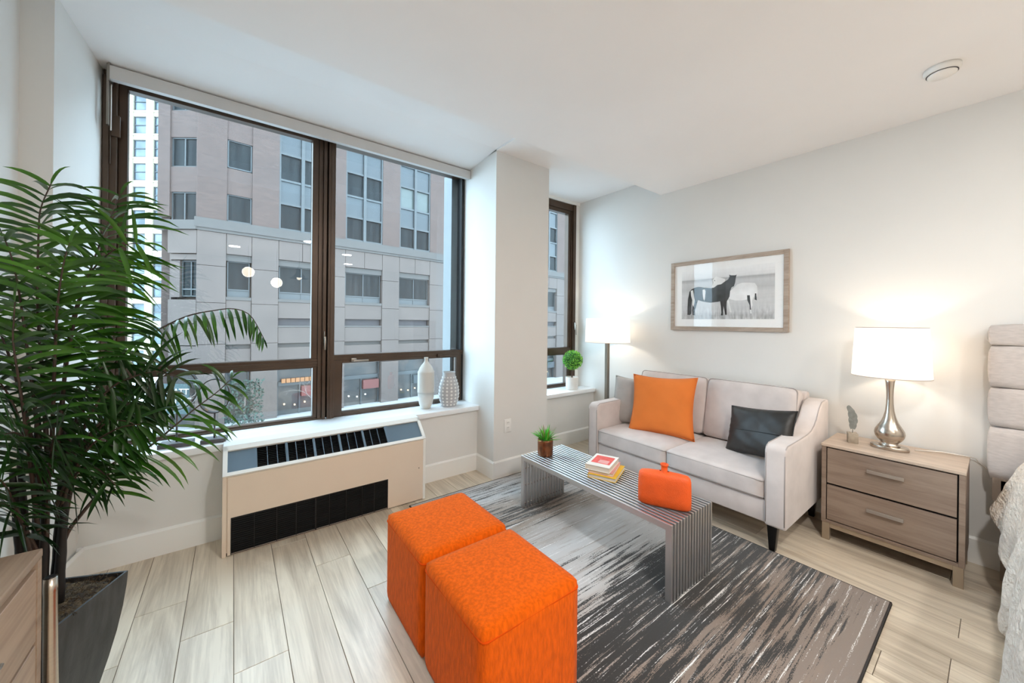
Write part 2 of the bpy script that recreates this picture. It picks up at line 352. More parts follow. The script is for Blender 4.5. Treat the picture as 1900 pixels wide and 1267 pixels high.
OFF = {}
def setp(o, label=None, cat=None, group=None, kind=None):
    if label: o['label'] = label
    if cat: o['category'] = cat
    if group: o['group'] = group
    if kind: o['kind'] = kind
    return o
def obj(name, b, mats, parent=None, origin=None, bevel=0, segs=2, sub=0, smooth=False, angle=None):
    """one mesh object; vertices given in world coordinates"""
    if not isinstance(mats, (list, tuple)): mats = [mats]
    if parent is not None: off = OFF[parent.name]; loc = Vector((0, 0, 0))
    else:
        if origin is None:
            xs = [v.x for v in b.v]; ys = [v.y for v in b.v]; zs = [v.z for v in b.v]
            origin = ((min(xs)+max(xs))/2, (min(ys)+max(ys))/2, min(zs))
        off = Vector(origin); loc = off
    me = bpy.data.meshes.new(name); me.from_pydata([v-off for v in b.v], [], b.f)
    for m in mats: me.materials.append(m)
    for p, mi, sm in zip(me.polygons, b.mi, b.sm): p.material_index = mi; p.use_smooth = sm or smooth
    bm = bmesh.new(); bm.from_mesh(me); bmesh.ops.remove_doubles(bm, verts=bm.verts, dist=1e-5); bmesh.ops.recalc_face_normals(bm, faces=bm.faces)
    if bevel:
        ed = [e for e in bm.edges if e.is_manifold and e.calc_face_angle(0) > R(28)]
        bmesh.ops.bevel(bm, geom=ed, offset=bevel, segments=segs, profile=.5, affect='EDGES', clamp_overlap=True)
        if segs > 1:
            for f in bm.faces: f.smooth = True
            for e in bm.edges:
                if e.is_manifold and e.calc_face_angle(0) > R(50): e.smooth = False
    bm.to_mesh(me); bm.free()
    o = bpy.data.objects.new(name, me); C.objects.link(o); o.location = loc
    if parent is not None: o.parent = parent
    OFF[o.name] = off
    if sub:
        md = o.modifiers.new('sub', 'SUBSURF'); md.levels = sub; md.render_levels = sub
    return o
def thing(name, label, cat, loc, group=None, rotz=0):
    o = bpy.data.objects.new(name, None); C.objects.link(o); o.location = loc; o.empty_display_size = .1
    OFF[o.name] = Vector(loc); setp(o, label, cat, group)
    return o
def bx(*a, **k): return B().box(*a, **k)
def dup(o, parent=None, loc=None):
    c = o.copy(); C.objects.link(c); OFF[c.name] = OFF[o.name]
    c.parent = parent if parent else o.parent
    if loc is not None: c.location = loc
    return c

# ------------------------------------------------------------------ room shell
XR = 3.33; XL = -.75; YB = -3.2; ZC = 2.583; ZS = 2.765; YF = 2.565; YW = 3.09; YP = 2.83; ZSI = .575
CX0, CX1 = 1.755, 2.355
ST = dict(kind='structure')
fl = obj('floor', bx(XL-.1, XR+.1, YB-.1, 3.2, -.05, -.003), m_floorbase); setp(fl, 'pale grey oak plank floor running toward the windows', kind='structure')
fl_w = .1755; x0 = .011-6*fl_w
known = {-2: [2.293], -1: [2.015], 0: [1.71], 2: [2.208], 3: [1.872], 14: [.10], 15: [.925], 11: [.285]}
i = 0
while x0+i*fl_w < XR:
    k = i-6; xa = x0+i*fl_w; xb = min(xa+fl_w, XR)
    xa2 = max(xa, XL)
    if xb <= XL+.02: i += 1; continue
    base = known.get(k, [None])[0]
    if base is None: base = random.uniform(0, 1.22)
    js = sorted(base+1.22*q for q in range(-5, 4)); js = [YB]+[j for j in js if YB+.1 < j < YP+.15]+[YP+.25]
    for a, b_ in zip(js[:-1], js[1:]):
        g = .0011
        o = obj('plank', bx(xa2+g, xb-g, a+g, b_-g, -.012, 0), m_floor, bevel=.0008, segs=1, origin=(xa2, a, 0))
        o.parent = fl; o.location = Vector((xa2, a, 0))-OFF['floor']
    i += 1

cl = B(); cl.box(XL-.1, XR+.1, YB-.1, 2.014, ZC, 2.98)                      # main ceiling, lower
ce = obj('ceiling', cl, m_ceil); setp(ce, 'smooth white ceiling with a dropped edge before the windows', kind='structure')
s = B()
s.box(CX0-.0, XR+.1, 2.0, 3.18, ZS, 2.98)
s.box(XL-.1, CX0, 2.0, YF-.005, ZS+.012, 2.98)
s.prism([(YF-.005, ZS+.012), (3.18, 2.724), (3.18, 2.98), (YF-.005, 2.98)], XL-.1, CX0, 'yz')
obj('soffit', s, m_ceil, ce)

def struct(name, b, m, label=None, **k):
    o = obj(name, b, m, **k); setp(o, label, kind='structure'); return o
struct('wall_right', bx(XR, XR+.1, YB-.1, 3.3, -.05, 2.98), m_wall, 'long off-white wall behind the sofa and bed')
struct('wall_rear', bx(XL-.1, XR+.1, YB-.1, YB, -.05, 2.98), m_wall, 'off-white wall behind the viewpoint')
struct('wall_left', bx(XL-.1, XL, YB, YF+.01, -.05, 2.98), m_wall, 'off-white wall at the left edge behind the palm')
s = B(); s.prism([(XL-.1, YF), (-.652, YF), (-.584, YW+.2), (XL-.1, YW+.2)], -.05, 2.98, 'xy')
struct('wall_left_return', s, m_wall, 'off-white pier returning to the large window beside the palm')
struct('wall_column', bx(CX0, CX1, YF, YW+.2, -.05, 2.98), m_wall, 'square off-white column between the two windows')
s = B(); s.box(-.66, CX0, YP, YW+.1, -.05, ZSI-.04)
s.box(CX1, XR, YP, YW+.1, -.05, ZSI-.04)
struct('wall_front', s, m_wall, 'low off-white wall under the window sills')
struct('trim_1', bx(-.62, CX0, 2.80, YW+.02, ZSI-.04, ZSI), m_sill, 'white window sill behind the wall heater', bevel=.003)
struct('trim_2', bx(CX1, XR, 2.80, YW+.02, ZSI-.04, ZSI), m_sill, 'white sill of the narrow window', bevel=.003)
def baseb(name, pts, label):
    s = B()
    hgt = .145; t = .014
    for (a, b_) in pts:
        a = Vector((*a, 0)); b_ = Vector((*b_, 0)); d = (b_-a).normalized(); n = Vector((d.y, -d.x, 0))*t
        prof = [(0, 0), (1, 0), (1, hgt-.012), (.35, hgt), (0, hgt)]
        vs_ = [a+n*p+Vector((0, 0, z)) for p, z in prof]+[b_+n*p+Vector((0, 0, z)) for p, z in prof]
        s.add(vs_, [(0, 1, 2, 3, 4), (9, 8, 7, 6, 5)]+[(i, (i+1) % 5, (i+1) % 5+5, i+5) for i in range(5)])
    return struct(name, s, m_trim, label)
baseb('baseboard_front', [((-.66, YP), (CX0, YP)), ((CX1, YP), (XR, YP))], 'white baseboard under the window walls')
baseb('baseboard_column', [((CX0, YP), (CX0, YF-.014)), ((CX0+.0004, YF), (CX1-.0004, YF)), ((CX1, YF-.014), (CX1, YP))], 'white baseboard wrapping the column')
baseb('baseboard_right', [((XR, YP), (XR, YB))], 'white baseboard along the long right wall')
baseb('baseboard_left', [((-.652, YF), (-.61, YP)), ((XL, YF), (-.652, YF))], 'white baseboard on the left pier')

# ------------------------------------------------------------------ windows
def frame_rect(b, x0, x1, z0, z1, w_, y0, y1, mi=0, wt=None, wb=None, wr=None):
    wt = wt or w_; wb = wb or w_; wr = wr or w_
    b.box(x0, x0+w_, y0, y1, z0, z1, mi); b.box(x1-wr, x1, y0, y1, z0, z1, mi)
    b.box(x0+w_, x1-wr, y0, y1, z1-wt, z1, mi); b.box(x0+w_, x1-wr, y0, y1, z0, z0+wb, mi)
w1 = thing('window_1', 'large dark bronze framed window over the wall heater', None, (.58, YW, ZSI), None); w1['kind'] = 'structure'
YO = YW+.09
s = B(); s.box(-.60, -.545, YW-.02, YO, ZSI, 2.76); s.box(-.545, .56, YW, YO, 2.70, 2.76); s.box(-.545, .56, YW, YO, ZSI, ZSI+.012)
s.box(-.60, -.575, YW-.035, YW-.02, ZSI, 2.70)
obj('frame', s, m_bronze, w1, bevel=.003, segs=1)
s = B(); frame_rect(s, -.545, .505, 1.03, 2.70, .036, YW+.012, YW+.07, wr=.042, wt=.034, wb=.005)
obj('sash_frame', s, m_bronze, w1, bevel=.003, segs=1)
s = B(); s.box(-.545, .505, YW+.004, YW+.075, .972, 1.032); s.box(-.545, .505, YW-.004, YW+.006, .992, 1.012)
obj('rail', s, m_bronze, w1, bevel=.002, segs=1)
s = B(); frame_rect(s, -.545, .505, ZSI+.01, .975, .04, YW+.015, YW+.07, wr=.03, wt=.012, wb=.012)
obj('lower_sash_frame', s, m_bronze, w1, bevel=.003, segs=1)
s = B(); s.box(.505, .528, YW+.002, YO, ZSI, 2.72); s.box(.536, .560, YW-.006, YO, ZSI, 2.72); s.box(.560, .568, YW+.03, YO, ZSI, 2.72); s.box(.568, .616, YW-.022, YO, ZSI, 2.72); s.box(.528, .536, YW+.012, YO, ZSI, 2.72); s.box(.583, .601, YW-.028, YW-.022, ZSI, 2.72)
obj('mullion', s, m_bronze, w1, bevel=.002, segs=1)
s = B(); s.box(.616, 1.748, YW, YO, 2.69, 2.76); s.box(.616, 1.748, YW, YO, 1.012, 1.055); s.box(.616, 1.748, YW-.004, YW+.002, 1.035, 1.042)
obj('transom', s, m_bronze, w1, bevel=.002, segs=1)
s = B(); s.box(1.722, 1.75, YW+.005, YO, ZSI, 2.70)
obj('side_jamb', s, m_black, w1)
s = B(); frame_rect(s, .616, 1.735, ZSI, 1.014, .062, YW+.004, YW+.07, wr=.055, wt=.024, wb=.03)
frame_rect(s, .672, 1.684, ZSI+.026, .994, .008, YW+.016, YW+.05)
obj('awning_sash', s, m_bronze, w1, bevel=.003, segs=1)
for nm, (a, b_, c, d) in (('pane', (-.512, .466, 1.03, 2.68)), ('pane', (-.508, .478, ZSI+.02, .968)), ('pane', (.616, 1.73, 1.05, 2.70)), ('pane', (.675, 1.685, ZSI+.025, .995))):
    obj(nm, bx(a, b_, YW+.040, YW+.044, c, d), m_glass, w1)
s = B(); s.box(.545, .552, YW-.02, YW-.006, 1.15, 1.24); s.box(.541, .557, YW-.034, YW-.018, 1.175, 1.20); s.box(.543, .555, YW-.044, YW-.034, 1.10, 1.19)
obj('latch', s, m_pnick, w1, bevel=.003)
for xx in (.76, 1.50):
    s = B(); s.box(xx-.02, xx+.02, YW-.02, YW+.004, 1.0, 1.025); s.box(xx-.01, xx+.11, YW-.034, YW-.022, .998, 1.012)
    obj('sash_lever', s, m_pnick if xx < 1 else m_bronze, w1, bevel=.003)
s = B(); s.box(1.66, 1.74, YO, YO+.16, ZSI, 2.75)
obj('outer_jamb', s, m_jamb, w1)
# chain bracket at upper left jamb
s = B(); s.box(-.566, -.53, YW-.035, YW-.02, 2.36, 2.48); s.tube([(-.57, YW-.03, 2.2+.02*q) for q in range(26)], .004, 5)
obj('track_bracket', s, m_bronze, w1, bevel=.002)

w2 = thing('window_2', 'narrow dark bronze framed window between column and corner', None, (2.9, YW, ZSI), None); w2['kind'] = 'structure'
s = B(); s.box(CX1, CX1+.06, YW, YO, ZSI, 2.73); s.box(3.225, 3.27, YW-.02, YO, ZSI, 2.73); s.box(3.205, 3.225, YW, YO, ZSI, 2.73); s.box(CX1, 3.25, YW-.005, YO, 2.655, 2.73); s.box(CX1, 3.21, YW-.005, YO, ZSI, ZSI+.02)
obj('frame', s, m_bronze, w2, bevel=.003, segs=1)
s = B(); frame_rect(s, CX1+.06, 3.205, 1.03, 2.655, .04, YW+.012, YW+.07, wb=.005)
s.box(CX1+.06, 3.205, YW+.0, YW+.07, .955, 1.03)
frame_rect(s, CX1+.06, 3.205, ZSI+.02, .955, .045, YW+.012, YW+.07, wb=.015, wt=.01)
obj('sash_frame', s, m_bronze, w2, bevel=.003, segs=1)
obj('pane', bx(CX1+.09, 3.17, YW+.04, YW+.044, 1.03, 2.62), m_glass, w2)
obj('pane', bx(CX1+.09, 3.17, YW+.04, YW+.044, ZSI+.03, .95), m_glass, w2)
s = B(); s.box(3.238, 3.250, YW-.05, YW-.02, 1.24, 1.33); s.box(3.238, 3.250, YW-.06, YW-.05, 1.18, 1.30)
obj('latch', s, m_pnick, w2, bevel=.003)
struct('trim_3', bx(3.27, XR, YW-.01, YW+.1, ZSI, ZS), m_trim, 'white strip between narrow window and right wall')
struct('trim_4', bx(CX1, XR, YW-.02, YW+.1, 2.73, ZS), m_trim, 'white strip above the narrow window')
struct('trim_5', bx(-.66, CX0, YW+.02, YW+.1, 2.745, 2.98), m_trim, 'strip above the large window')

rb = thing('roller_blind', 'pale grey roller blind cassette across the top of the large window', 'blind', (.58, 3.0, 2.652))
s = B(); s.prism([(2.985, 2.652), (3.03, 2.656), (3.03, 2.732), (3.0, 2.735), (2.985, 2.725)], -.56, 1.752, 'yz'); obj('cassette', s, m_blind, rb)
s = B(); s.box(-.566, -.56, 2.985, 3.07, 2.64, 2.75); s.box(-.575, -.566, 3.0, 3.02, 2.40, 2.75); obj('end_bracket', s, m_pnick, rb)
s = B(); s.tube([(-.562, 3.03, 2.64-.02*q) for q in range(14)], .003, 5); obj('chain', s, m_plastic, rb)

# ------------------------------------------------------------------ heater / fan coil unit
hv = thing('wall_heater', 'beige metal convector heater cabinet with black grilles under the window', 'heater', (.555, 2.7, 0))
X0, X1, Y0, Y1, Z0, Z1 = -.043, 1.152, 2.580, 2.715, .452, .577
s = B(); s.box(X0+.012, X1-.012, 2.586, YP, .02, Z0-.002)
obj('body', s, m_hvac, hv)
s = B()   # front panel with lower opening
s.box(X0+.024, X1-.02, Y0, Y0+.006, .212, Z0-.012); s.box(X0+.024, -.003, Y0, Y0+.006, .006, .212); s.box(.872, X1-.02, Y0, Y0+.006, .006, .212); s.box(-.003, .872, Y0, Y0+.006, .004, .012)
obj('front_panel', s, m_hvac, hv)
for a in (X0, X1-.02):
    s = B(); s.prism([(Y0, .0), (YP, .0), (YP, Z1), (Y1, Z1), (Y0, Z0)], a, a+.02, 'yz'); obj('side_panel', s, m_hvac_lit if a > .5 else m_hvac, hv, bevel=.002, segs=1)
obj('kick_strip', bx(X0+.02, X1-.02, Y0+.01, Y0+.03, 0, .02), m_void, hv)
# slope frame
sl = Vector((0, Y1-Y0, Z1-Z0)); L = sl.length; sl.normalize(); nn = Vector((0, -sl.z, sl.y))
def SP(x, t, h=0): return Vector((x, Y0, Z0))+sl*t+nn*h
def slab(b, xa, xb, ta, tb, ha, hb, mi=0):
    vs_ = [SP(x, t, h) for x in (xa, xb) for t in (ta, tb) for h in (ha, hb)]
    b.add(vs_, [(0, 1, 3, 2), (4, 6, 7, 5), (0, 4, 5, 1), (2, 3, 7, 6), (0, 2, 6, 4), (1, 5, 7, 3)], mi)
s = B(); slab(s, X0, X1, -.004, .018, -.02, .004); slab(s, X0, X1, L-.03, L+.004, -.02, .004); slab(s, X0, X0+.022, 0, L, -.02, .004); slab(s, X1-.022, X1, 0, L, -.02, .004)
s.box(X0, X1, Y1-.002, YP, Z1-.02, Z1+.003)
obj('top_trim', s, m_hvac_lit, hv, bevel=.0015, segs=1)
s = B(); slab(s, X0+.022, .118, .016, L-.028, -.014, -.008); obj('damper_plate', s, m_bluesteel, hv)
s = B(); slab(s, .902, X1-.022, .016, L-.028, -.014, -.008); obj('damper_plate', s, m_bluesteel, hv)
s = B(); slab(s, .874, .90, .016, L-.028, -.010, -.002); obj('cover_strip', s, m_bluesteel, hv)
s = B(); slab(s, .118, .90, .012, L-.024, -.05, -.045); obj('grille_void', s, m_void, hv)
for g in range(5):
    xa = .118+g*.1515; xb = xa+.1515
    if g: s = B(); slab(s, xa-.007, xa+.007, .016, L-.028, -.02, -.004); obj('divider', s, m_bluesteel, hv)
    for q in (1, 2):
        xx = xa+q*.1515/3; s = B(); slab(s, xx-.0018, xx+.0018, .016, L-.028, -.02, -.006); obj('bar', s, m_bluesteel, hv)
s = B()
for q in range(12):
    t = .022+q*(L-.054)/11; slab(s, .118, .875, t-.0012, t+.0012, -.026, -.010)
o = obj('slats', s, m_grill, hv); setp(o, 'fine black horizontal slats of the top grille')
s = B(); s.box(-.003, .872, Y0+.004, Y0+.0055, .008, .212, 0); obj('lower_void', s, m_void, hv)
for q in range(17):
    z = .016+q*.0118; s = B(); s.prism([(Y0-.002, z), (Y0+.004, z+.004), (Y0+.004, z+.0065), (Y0-.002, z+.0025)], -.001, .870, 'yz'); obj('louver', s, m_grill, hv)
for xx in (.105, .215, .315, .5, .6, .7, .78):
    obj('grille_rib', bx(xx-.0015, xx+.0015, Y0-.0035, Y0+.004, .010, .210), m_grill, hv)
obj('centre_rib', bx(.417, .425, Y0-.004, Y0+.004, .008, .212), m_grill, hv)
s = B(); frame_rect(s, -.004, .873, .007, .213, .004, Y0-.0015, Y0+.004); obj('grille_frame', s, m_grill, hv)
obj('screw', B().lathe([(.004, 0), (.004, .003), (.002, .004)], (0, 0, 0), 10), m_pnick, hv).matrix_local = Matrix.Translation(Vector((1.1, Y0, .24))-OFF['wall_heater'])@Matrix.Rotation(R(90), 4, 'X')@Matrix.Translation(OFF['wall_heater'])

# outlet
ot = thing('wall_outlet', 'white wall outlet low on the column', 'outlet', (1.898, YF, .37))
obj('plate', bx(1.862, 1.934, YF-.007, YF, .370, .486), m_plastic, ot, bevel=.003)
for zz in (.398, .440):
    s = B(); s.box(1.882, 1.914, YF-.010, YF-.006, zz, zz+.030); so = obj('socket', s, m_plastic, ot, bevel=.004)
    s = B(); s.box(1.889, 1.8915, YF-.0105, YF-.009, zz+.012, zz+.022); s.box(1.903, 1.9055, YF-.0105, YF-.009, zz+.012, zz+.022); obj('slot', s, m_void, so)

# smoke detector
sd = thing('smoke_detector', 'round white smoke detector on the ceiling near the right wall', 'smoke detector', (2.75, .18, 2.545))
s = B().lathe([(.063, .038), (.063, .022), (.058, .016), (.058, .010)], (2.75, .18, 2.545), 40); obj('base_ring', s, m_plastic, sd)
s = B().lathe([(.050, .014), (.050, .004), (.044, .0), (.0001, -.002)], (2.75, .18, 2.545), 40); obj('cover', s, m_plastic, sd)
s = B().lathe([(.0535, .012), (.0535, .008)], (2.75, .18, 2.545), 40); obj('vent_gap', s, m_vent, sd)

# ------------------------------------------------------------------ ceiling lamps behind the viewpoint (seen only as reflections)
for k, (x, y) in enumerate(DL):
    t = thing('downlight', 'recessed round ceiling downlight behind the viewpoint', 'ceiling light', (x, y, 2.57), 'recessed downlights')
    obj('trim_ring', B().lathe([(.085, .013), (.085, .006), (.068, .0), (.068, .013)], (x, y, 2.57), 32, cap=False), m_plastic, t)
    obj('diffuser', B().lathe([(.067, .0125), (.067, .010)], (x, y, 2.57), 32), m_dl, t)
for k, g in enumerate(GL):
    t = thing('globe_pendant', ['higher lit globe pendant behind the viewpoint', 'lower lit globe pendant behind the viewpoint'][k], 'pendant lamp', g, 'globe pendants')
    obj('globe', B().ball(g, .082, 40), m_globe, t)
    obj('cord', B().tube([(g[0], g[1], g[2]+.08), (g[0], g[1], ZC)], .003, 6), m_black, t)
t = thing('cone_pendant', 'cone shaped metal pendant behind the viewpoint', 'pendant lamp', (.945, -1.44, 2.08))
obj('cone', B().lathe([(.16, 0), (.10, .03), (.05, .10), (.03, .2), (.02, .22)], (.945, -1.44, 2.08), 28, cap=False), m_pnick, t)
obj('bulb', B().ball((.945, -1.44, 2.10), .045), m_globe, t)
obj('cord', B().tube([(.945, -1.44, 2.30), (.945, -1.44, ZC)], .003, 6), m_black, t)

# ------------------------------------------------------------------ rug
rg = thing('area_rug', 'grey, brown and black streaked area rug under the slatted bench', 'rug', (1.01, .305, 0))
b = B(); b.box(1.015, 2.505, .31, 2.525, .0, .009); obj('pile', b, m_rug, rg, bevel=.003)
b = B(); b.box(1.008, 1.015, .303, 2.532, 0, .008); b.box(2.505, 2.512, .303, 2.532, 0, .008); b.box(1.015, 2.505, .303, .31, 0, .008); b.box(1.015, 2.505, 2.525, 2.532, 0, .008)
obj('binding', b, m_rugedge, rg, bevel=.002, segs=1)
RZ = .009

# ------------------------------------------------------------------ soft box helper
def softbox(x0, x1, y0, y1, z0, z1, bulge=.0, r=.02, n=10, topbulge=None, zfun=None):
    """subdivided box with rounded edges and outward bulge"""
    bm = bmesh.new(); bmesh.ops.create_cube(bm, size=2)
    bmesh.ops.subdivide_edges(bm, edges=bm.edges[:], cuts=n, use_grid_fill=True)
    cx, cy, cz = (x0+x1)/2, (y0+y1)/2, (z0+z1)/2; hx, hy, hz = (x1-x0)/2, (y1-y0)/2, (z1-z0)/2
    tb = bulge if topbulge is None else topbulge
    b = B(); idx = {}
    for v in bm.verts:
        p = v.co.copy(); q = [p.x*hx, p.y*hy, p.z*hz]; h = (hx, hy, hz)
        inner = [max(-h[i]+r, min(h[i]-r, q[i])) for i in range(3)]
        d = Vector([q[i]-inner[i] for i in range(3)])
        if d.length > 1e-9:
            m = max(abs(c) for c in d); d = d.normalized()*min(r, m if sum(abs(c) > 1e-6 for c in d) == 1 else r*1.0)
        w = [math.cos(p.x*PI/2)**.7 if abs(p.x) < 1 else 0, math.cos(p.y*PI/2)**.7 if abs(p.y) < 1 else 0, math.cos(p.z*PI/2)**.7 if abs(p.z) < 1 else 0]
        out = Vector(inner)+d
        if abs(p.x) > .999: out.x += math.copysign(bulge*w[1]*w[2], p.x)
        if abs(p.y) > .999: out.y += math.copysign(bulge*w[0]*w[2], p.y)
        if abs(p.z) > .999: out.z += (tb if p.z > 0 else 0)*w[0]*w[1]
        b.v.append(out+Vector((cx, cy, cz)))
    for f in bm.faces: b.f.append(tuple(v.index for v in f.verts)); b.mi.append(0); b.sm.append(True)
    bm.free(); return b
def rrect(x0, x1, y0, y1, r, z, n=5, zf=None):
    pts = []
    for cx, cy, a0 in ((x1-r, y1-r, 0), (x0+r, y1-r, 90), (x0+r, y0+r, 180), (x1-r, y0+r, 270)):
        for k in range(n+1):
            a = R(a0+90*k/n); pts.append(Vector((cx+r*math.cos(a), cy+r*math.sin(a), z)))
    return pts

# ------------------------------------------------------------------ ottomans
for k, (y0, y1, lab) in enumerate(((.905, 1.322, 'nearer orange chenille cube ottoman at the bottom edge of the picture'), (1.342, 1.757, 'farther orange chenille cube ottoman next to the wall heater side'))):
    t = thing('cube_ottoman', lab, 'ottoman', (.795, (y0+y1)/2, 0), 'orange cube ottomans')
    obj('cushion_body', softbox(.588, 1.0, y0, y1, .004, .405, .006, .018, 12, .012), m_ott, t)
    obj('welt', B().tube(rrect(.589, .999, y0+.001, y1-.001, .018, .374), .0035, 6, closed=True), m_ottseam, t)
    for (xx, yy) in ((.62, y0+.03), (.97, y0+.03), (.62, y1-.03), (.97, y1-.03)):
        obj('foot', B().lathe([(.015, 0), (.015, .008)], (xx, yy, 0), 12), m_black, t)

# ------------------------------------------------------------------ slatted bench
bn = thing('slatted_bench', 'brushed steel slatted bench used as a coffee table on the rug', 'bench', (1.84, 1.485, RZ))
bx0, bx1, by0, by1, bt = 1.643, 2.043, .92, 2.052, .376
ns = 15; sw = .0135; pitch = (bx1-bx0-sw)/(ns-1); th = .032
for q in range(ns):
    xa = bx0+q*pitch
    s = B(); s.prism([(by0, RZ), (by0+th, RZ), (by0+th, bt-th), (by1-th, bt-th), (by1-th, RZ), (by1, RZ), (by1, bt), (by0, bt)], xa, xa+sw, 'yz')
    obj('slat', s, m_steel, bn, bevel=.001, segs=1)
for yy in (by0+th/2, by1-th/2):
    for zz in (.035, .165, .285):
        obj('spacer_rod', B().tube([(bx0+.002, yy, zz), (bx1-.002, yy, zz)], .0065, 10), m_nick, bn)
for yy in (1.2, 1.485, 1.77):
    obj('spacer_rod', B().tube([(bx0+.002, yy, bt-.018), (bx1-.002, yy, bt-.018)], .0065, 10), m_nick, bn)

# potted succulent
px_, py_ = 1.785, 1.955
t = thing('potted_succulent', 'spiky green succulent in a copper pot on the far end of the slatted bench', 'potted plant', (px_, py_, bt))
obj('pot', B().lathe([(.046, 0), (.052, .004), (.054, .02), (.055, .10), (.054, .114), (.050, .116), (.049, .104), (.0001, .100)], (px_, py_, bt), 36), m_copper, t)
obj('soil', B().lathe([(.048, .098), (.03, .106), (.0001, .108)], (px_, py_, bt), 20, cap=False), m_soil, t)
rs = random.Random(3)
def blade(b, base, d, L_, w_, curl, mi=0, n=5, fold=.25):
    d = d.normalized(); side = d.cross(Vector((0, 0, 1)))
    if side.length < .1: side = Vector((1, 0, 0))
    side.normalize(); p = base.copy(); vs_ = []; dd = d.copy()
    for k in range(n+1):
        tt = k/n; ww = w_*(math.sin(PI*min(1, tt*.85+.15))**.8 if k < n else .02)
        nrm = side.cross(dd).normalized()
        vs_ += [p-side*ww/2+nrm*ww*fold, p.copy(), p+side*ww/2+nrm*ww*fold]
        p = p+dd*L_/n; dd = (dd+Vector((0, 0, -curl/n))).normalized()
    fs = []
    for k in range(n):
        a = k*3; fs += [(a, a+1, a+4, a+3), (a+1, a+2, a+5, a+4)]
    b.add(vs_, fs, mi, True)
for k in range(64):
    a = rs.uniform(0, 2*PI); el = rs.uniform(.35, 1.5); rr = .03*rs.random()
    b = B(); d = Vector((math.cos(a)*math.cos(el), math.sin(a)*math.cos(el), math.sin(el)))
    blade(b, Vector((px_+rr*math.cos(a), py_+rr*math.sin(a), bt+.104)), d, rs.uniform(.07, .115), .0095, .35)
    obj('leaf', b, m_succ2 if (el > .9 and k % 3 == 0) else m_succ, t)

# books
def book(name, label, cx, cy, z0, L_, W_, T_, ang, mc, mprint=None):
    t = thing(name, label, 'book', (cx, cy, z0), 'stacked books on the bench')
    M = Matrix.Translation((cx, cy, z0))@Matrix.Rotation(ang, 4, 'Z'); c = .0022
    b = B(); b.box(-L_/2, L_/2, -W_/2, W_/2, 0, c, M=M); b.box(-L_/2, L_/2, -W_/2, W_/2, T_-c, T_, M=M); b.box(-L_/2, L_/2, W_/2-.003, W_/2, 0, T_, M=M)
    co_ = obj('cover', b, mc, t, bevel=.0006, segs=1)
    obj('pages', bx(-L_/2+.003, L_/2-.003, -W_/2+.003, W_/2-.003, c, T_-c, M=M), m_paper, t)
    if mprint:
        b = B(); b.box(-L_/2+.05, L_/2-.03, -W_/2+.015, W_/2-.02, T_, T_+.0003, M=M); obj('cover_print', b, mprint, co_)
        b = B(); b.box(-L_/2+.06, L_/2-.10, -W_/2+.03, W_/2-.06, T_+.0003, T_+.0005, M=M); obj('cover_title', b, m_pink, co_)
    return t
A_ = R(23)
book('book', 'yellow covered book at the bottom of the stack on the bench', 1.885, 1.49, bt, .235, .170, .024, A_, m_yellow)
book('book', 'slim pale pink book in the middle of the stack on the bench', 1.885, 1.505, bt+.024, .215, .150, .020, A_+.03, m_pink)
book('book', 'white and coral covered book on top of the stack on the bench', 1.872, 1.515, bt+.044, .215, .152, .032, A_-.02, m_cream, m_red)

# orange flask vase
vc = Vector((1.792, 1.048, bt)); vd = Vector((.457, -.89, 0)).normalized(); vn = Vector((vd.y, -vd.x, 0))*-1
t = thing('flask_vase', 'textured orange ceramic flask vase on the near end of the bench', 'vase', vc)
b = B(); N = 44; rings = []
zs = [(0, .80, .55), (.003, .92, .80), (.012, 1.0, .98), (.05, 1.005, 1), (.10, 1.0, 1), (.145, .99, .97), (.160, .965, .90), (.170, .90, .75), (.175, .74, .5), (.178, .45, .33), (.181, .18, .26)]
vs_ = []
for z, sx_, sy_ in zs:
    for k in range(N):
        a = 2*PI*k/N; ca, sa = math.cos(a), math.sin(a); ex = .42
        x = math.copysign(abs(ca)**ex, ca)*.128*sx_; y = math.copysign(abs(sa)**.75, sa)*.036*sy_
        vs_.append(vc+vd*x+vn*y+Vector((0, 0, z)))
fs = [(j*N+i, j*N+(i+1) % N, (j+1)*N+(i+1) % N, (j+1)*N+i) for j in range(len(zs)-1) for i in range(N)]
b.add(vs_, fs, 0, True); b.add(vs_[:N], [tuple(range(N))], 0)
obj('flask_body', b, m_ovase, t)
obj('neck', B().lathe([(.020, .172), (.016, .180), (.0155, .200), (.0165, .207), (.020, .212), (.0205, .218), (.016, .219), (.012, .214), (.011, .19)], vc, 24, cap=False), m_ovase, t)

# ------------------------------------------------------------------ sofa
sf = thing('sofa', 'light greige two seat sofa with sloped arms and black legs', 'sofa', (2.87, 1.43, 0))
SX0, SX1, SY0, SY1 = 2.458, 3.285, .712, 2.146
AW = .108
prof = [(SX0, .168), (SX0, .60), (SX0+.012, .625), (SX0+.04, .636), (2.70, .638), (2.86, .642), (2.93, .652), (2.99, .675), (3.04, .71), (3.10, .775), (3.15, .806), (3.22, .812), (SX1, .812), (SX1, .20), (3.2, .168)]
for (a, b_) in ((SY0, SY0+AW), (SY1-AW+.01, SY1)):
    s = B().prism(prof, a, b_, 'xz')
    ar = obj('arm', s, m_sofa, sf, bevel=.014, segs=3)
    for yy in (a+.008, b_-.008):
        pts = [Vector((p[0], yy, p[1])) for p in prof[1:13]]; pts[0].z = .18; pts = [Vector((SX0+.002, yy, .19)), Vector((SX0+.002, yy, .58))]+[Vector((SX0+.016, yy, .622))]+[Vector((p[0], yy, p[1]-.001)) for p in prof[3:12]]
        obj('piping', B().tube(pts, .0032, 5), m_pipe, ar)
s = B(); s.box(SX0+.02, SX1-.02, SY0+AW-.002, SY1-AW+.012, .170, .300)
obj('base', s, m_sofa, sf, bevel=.008)
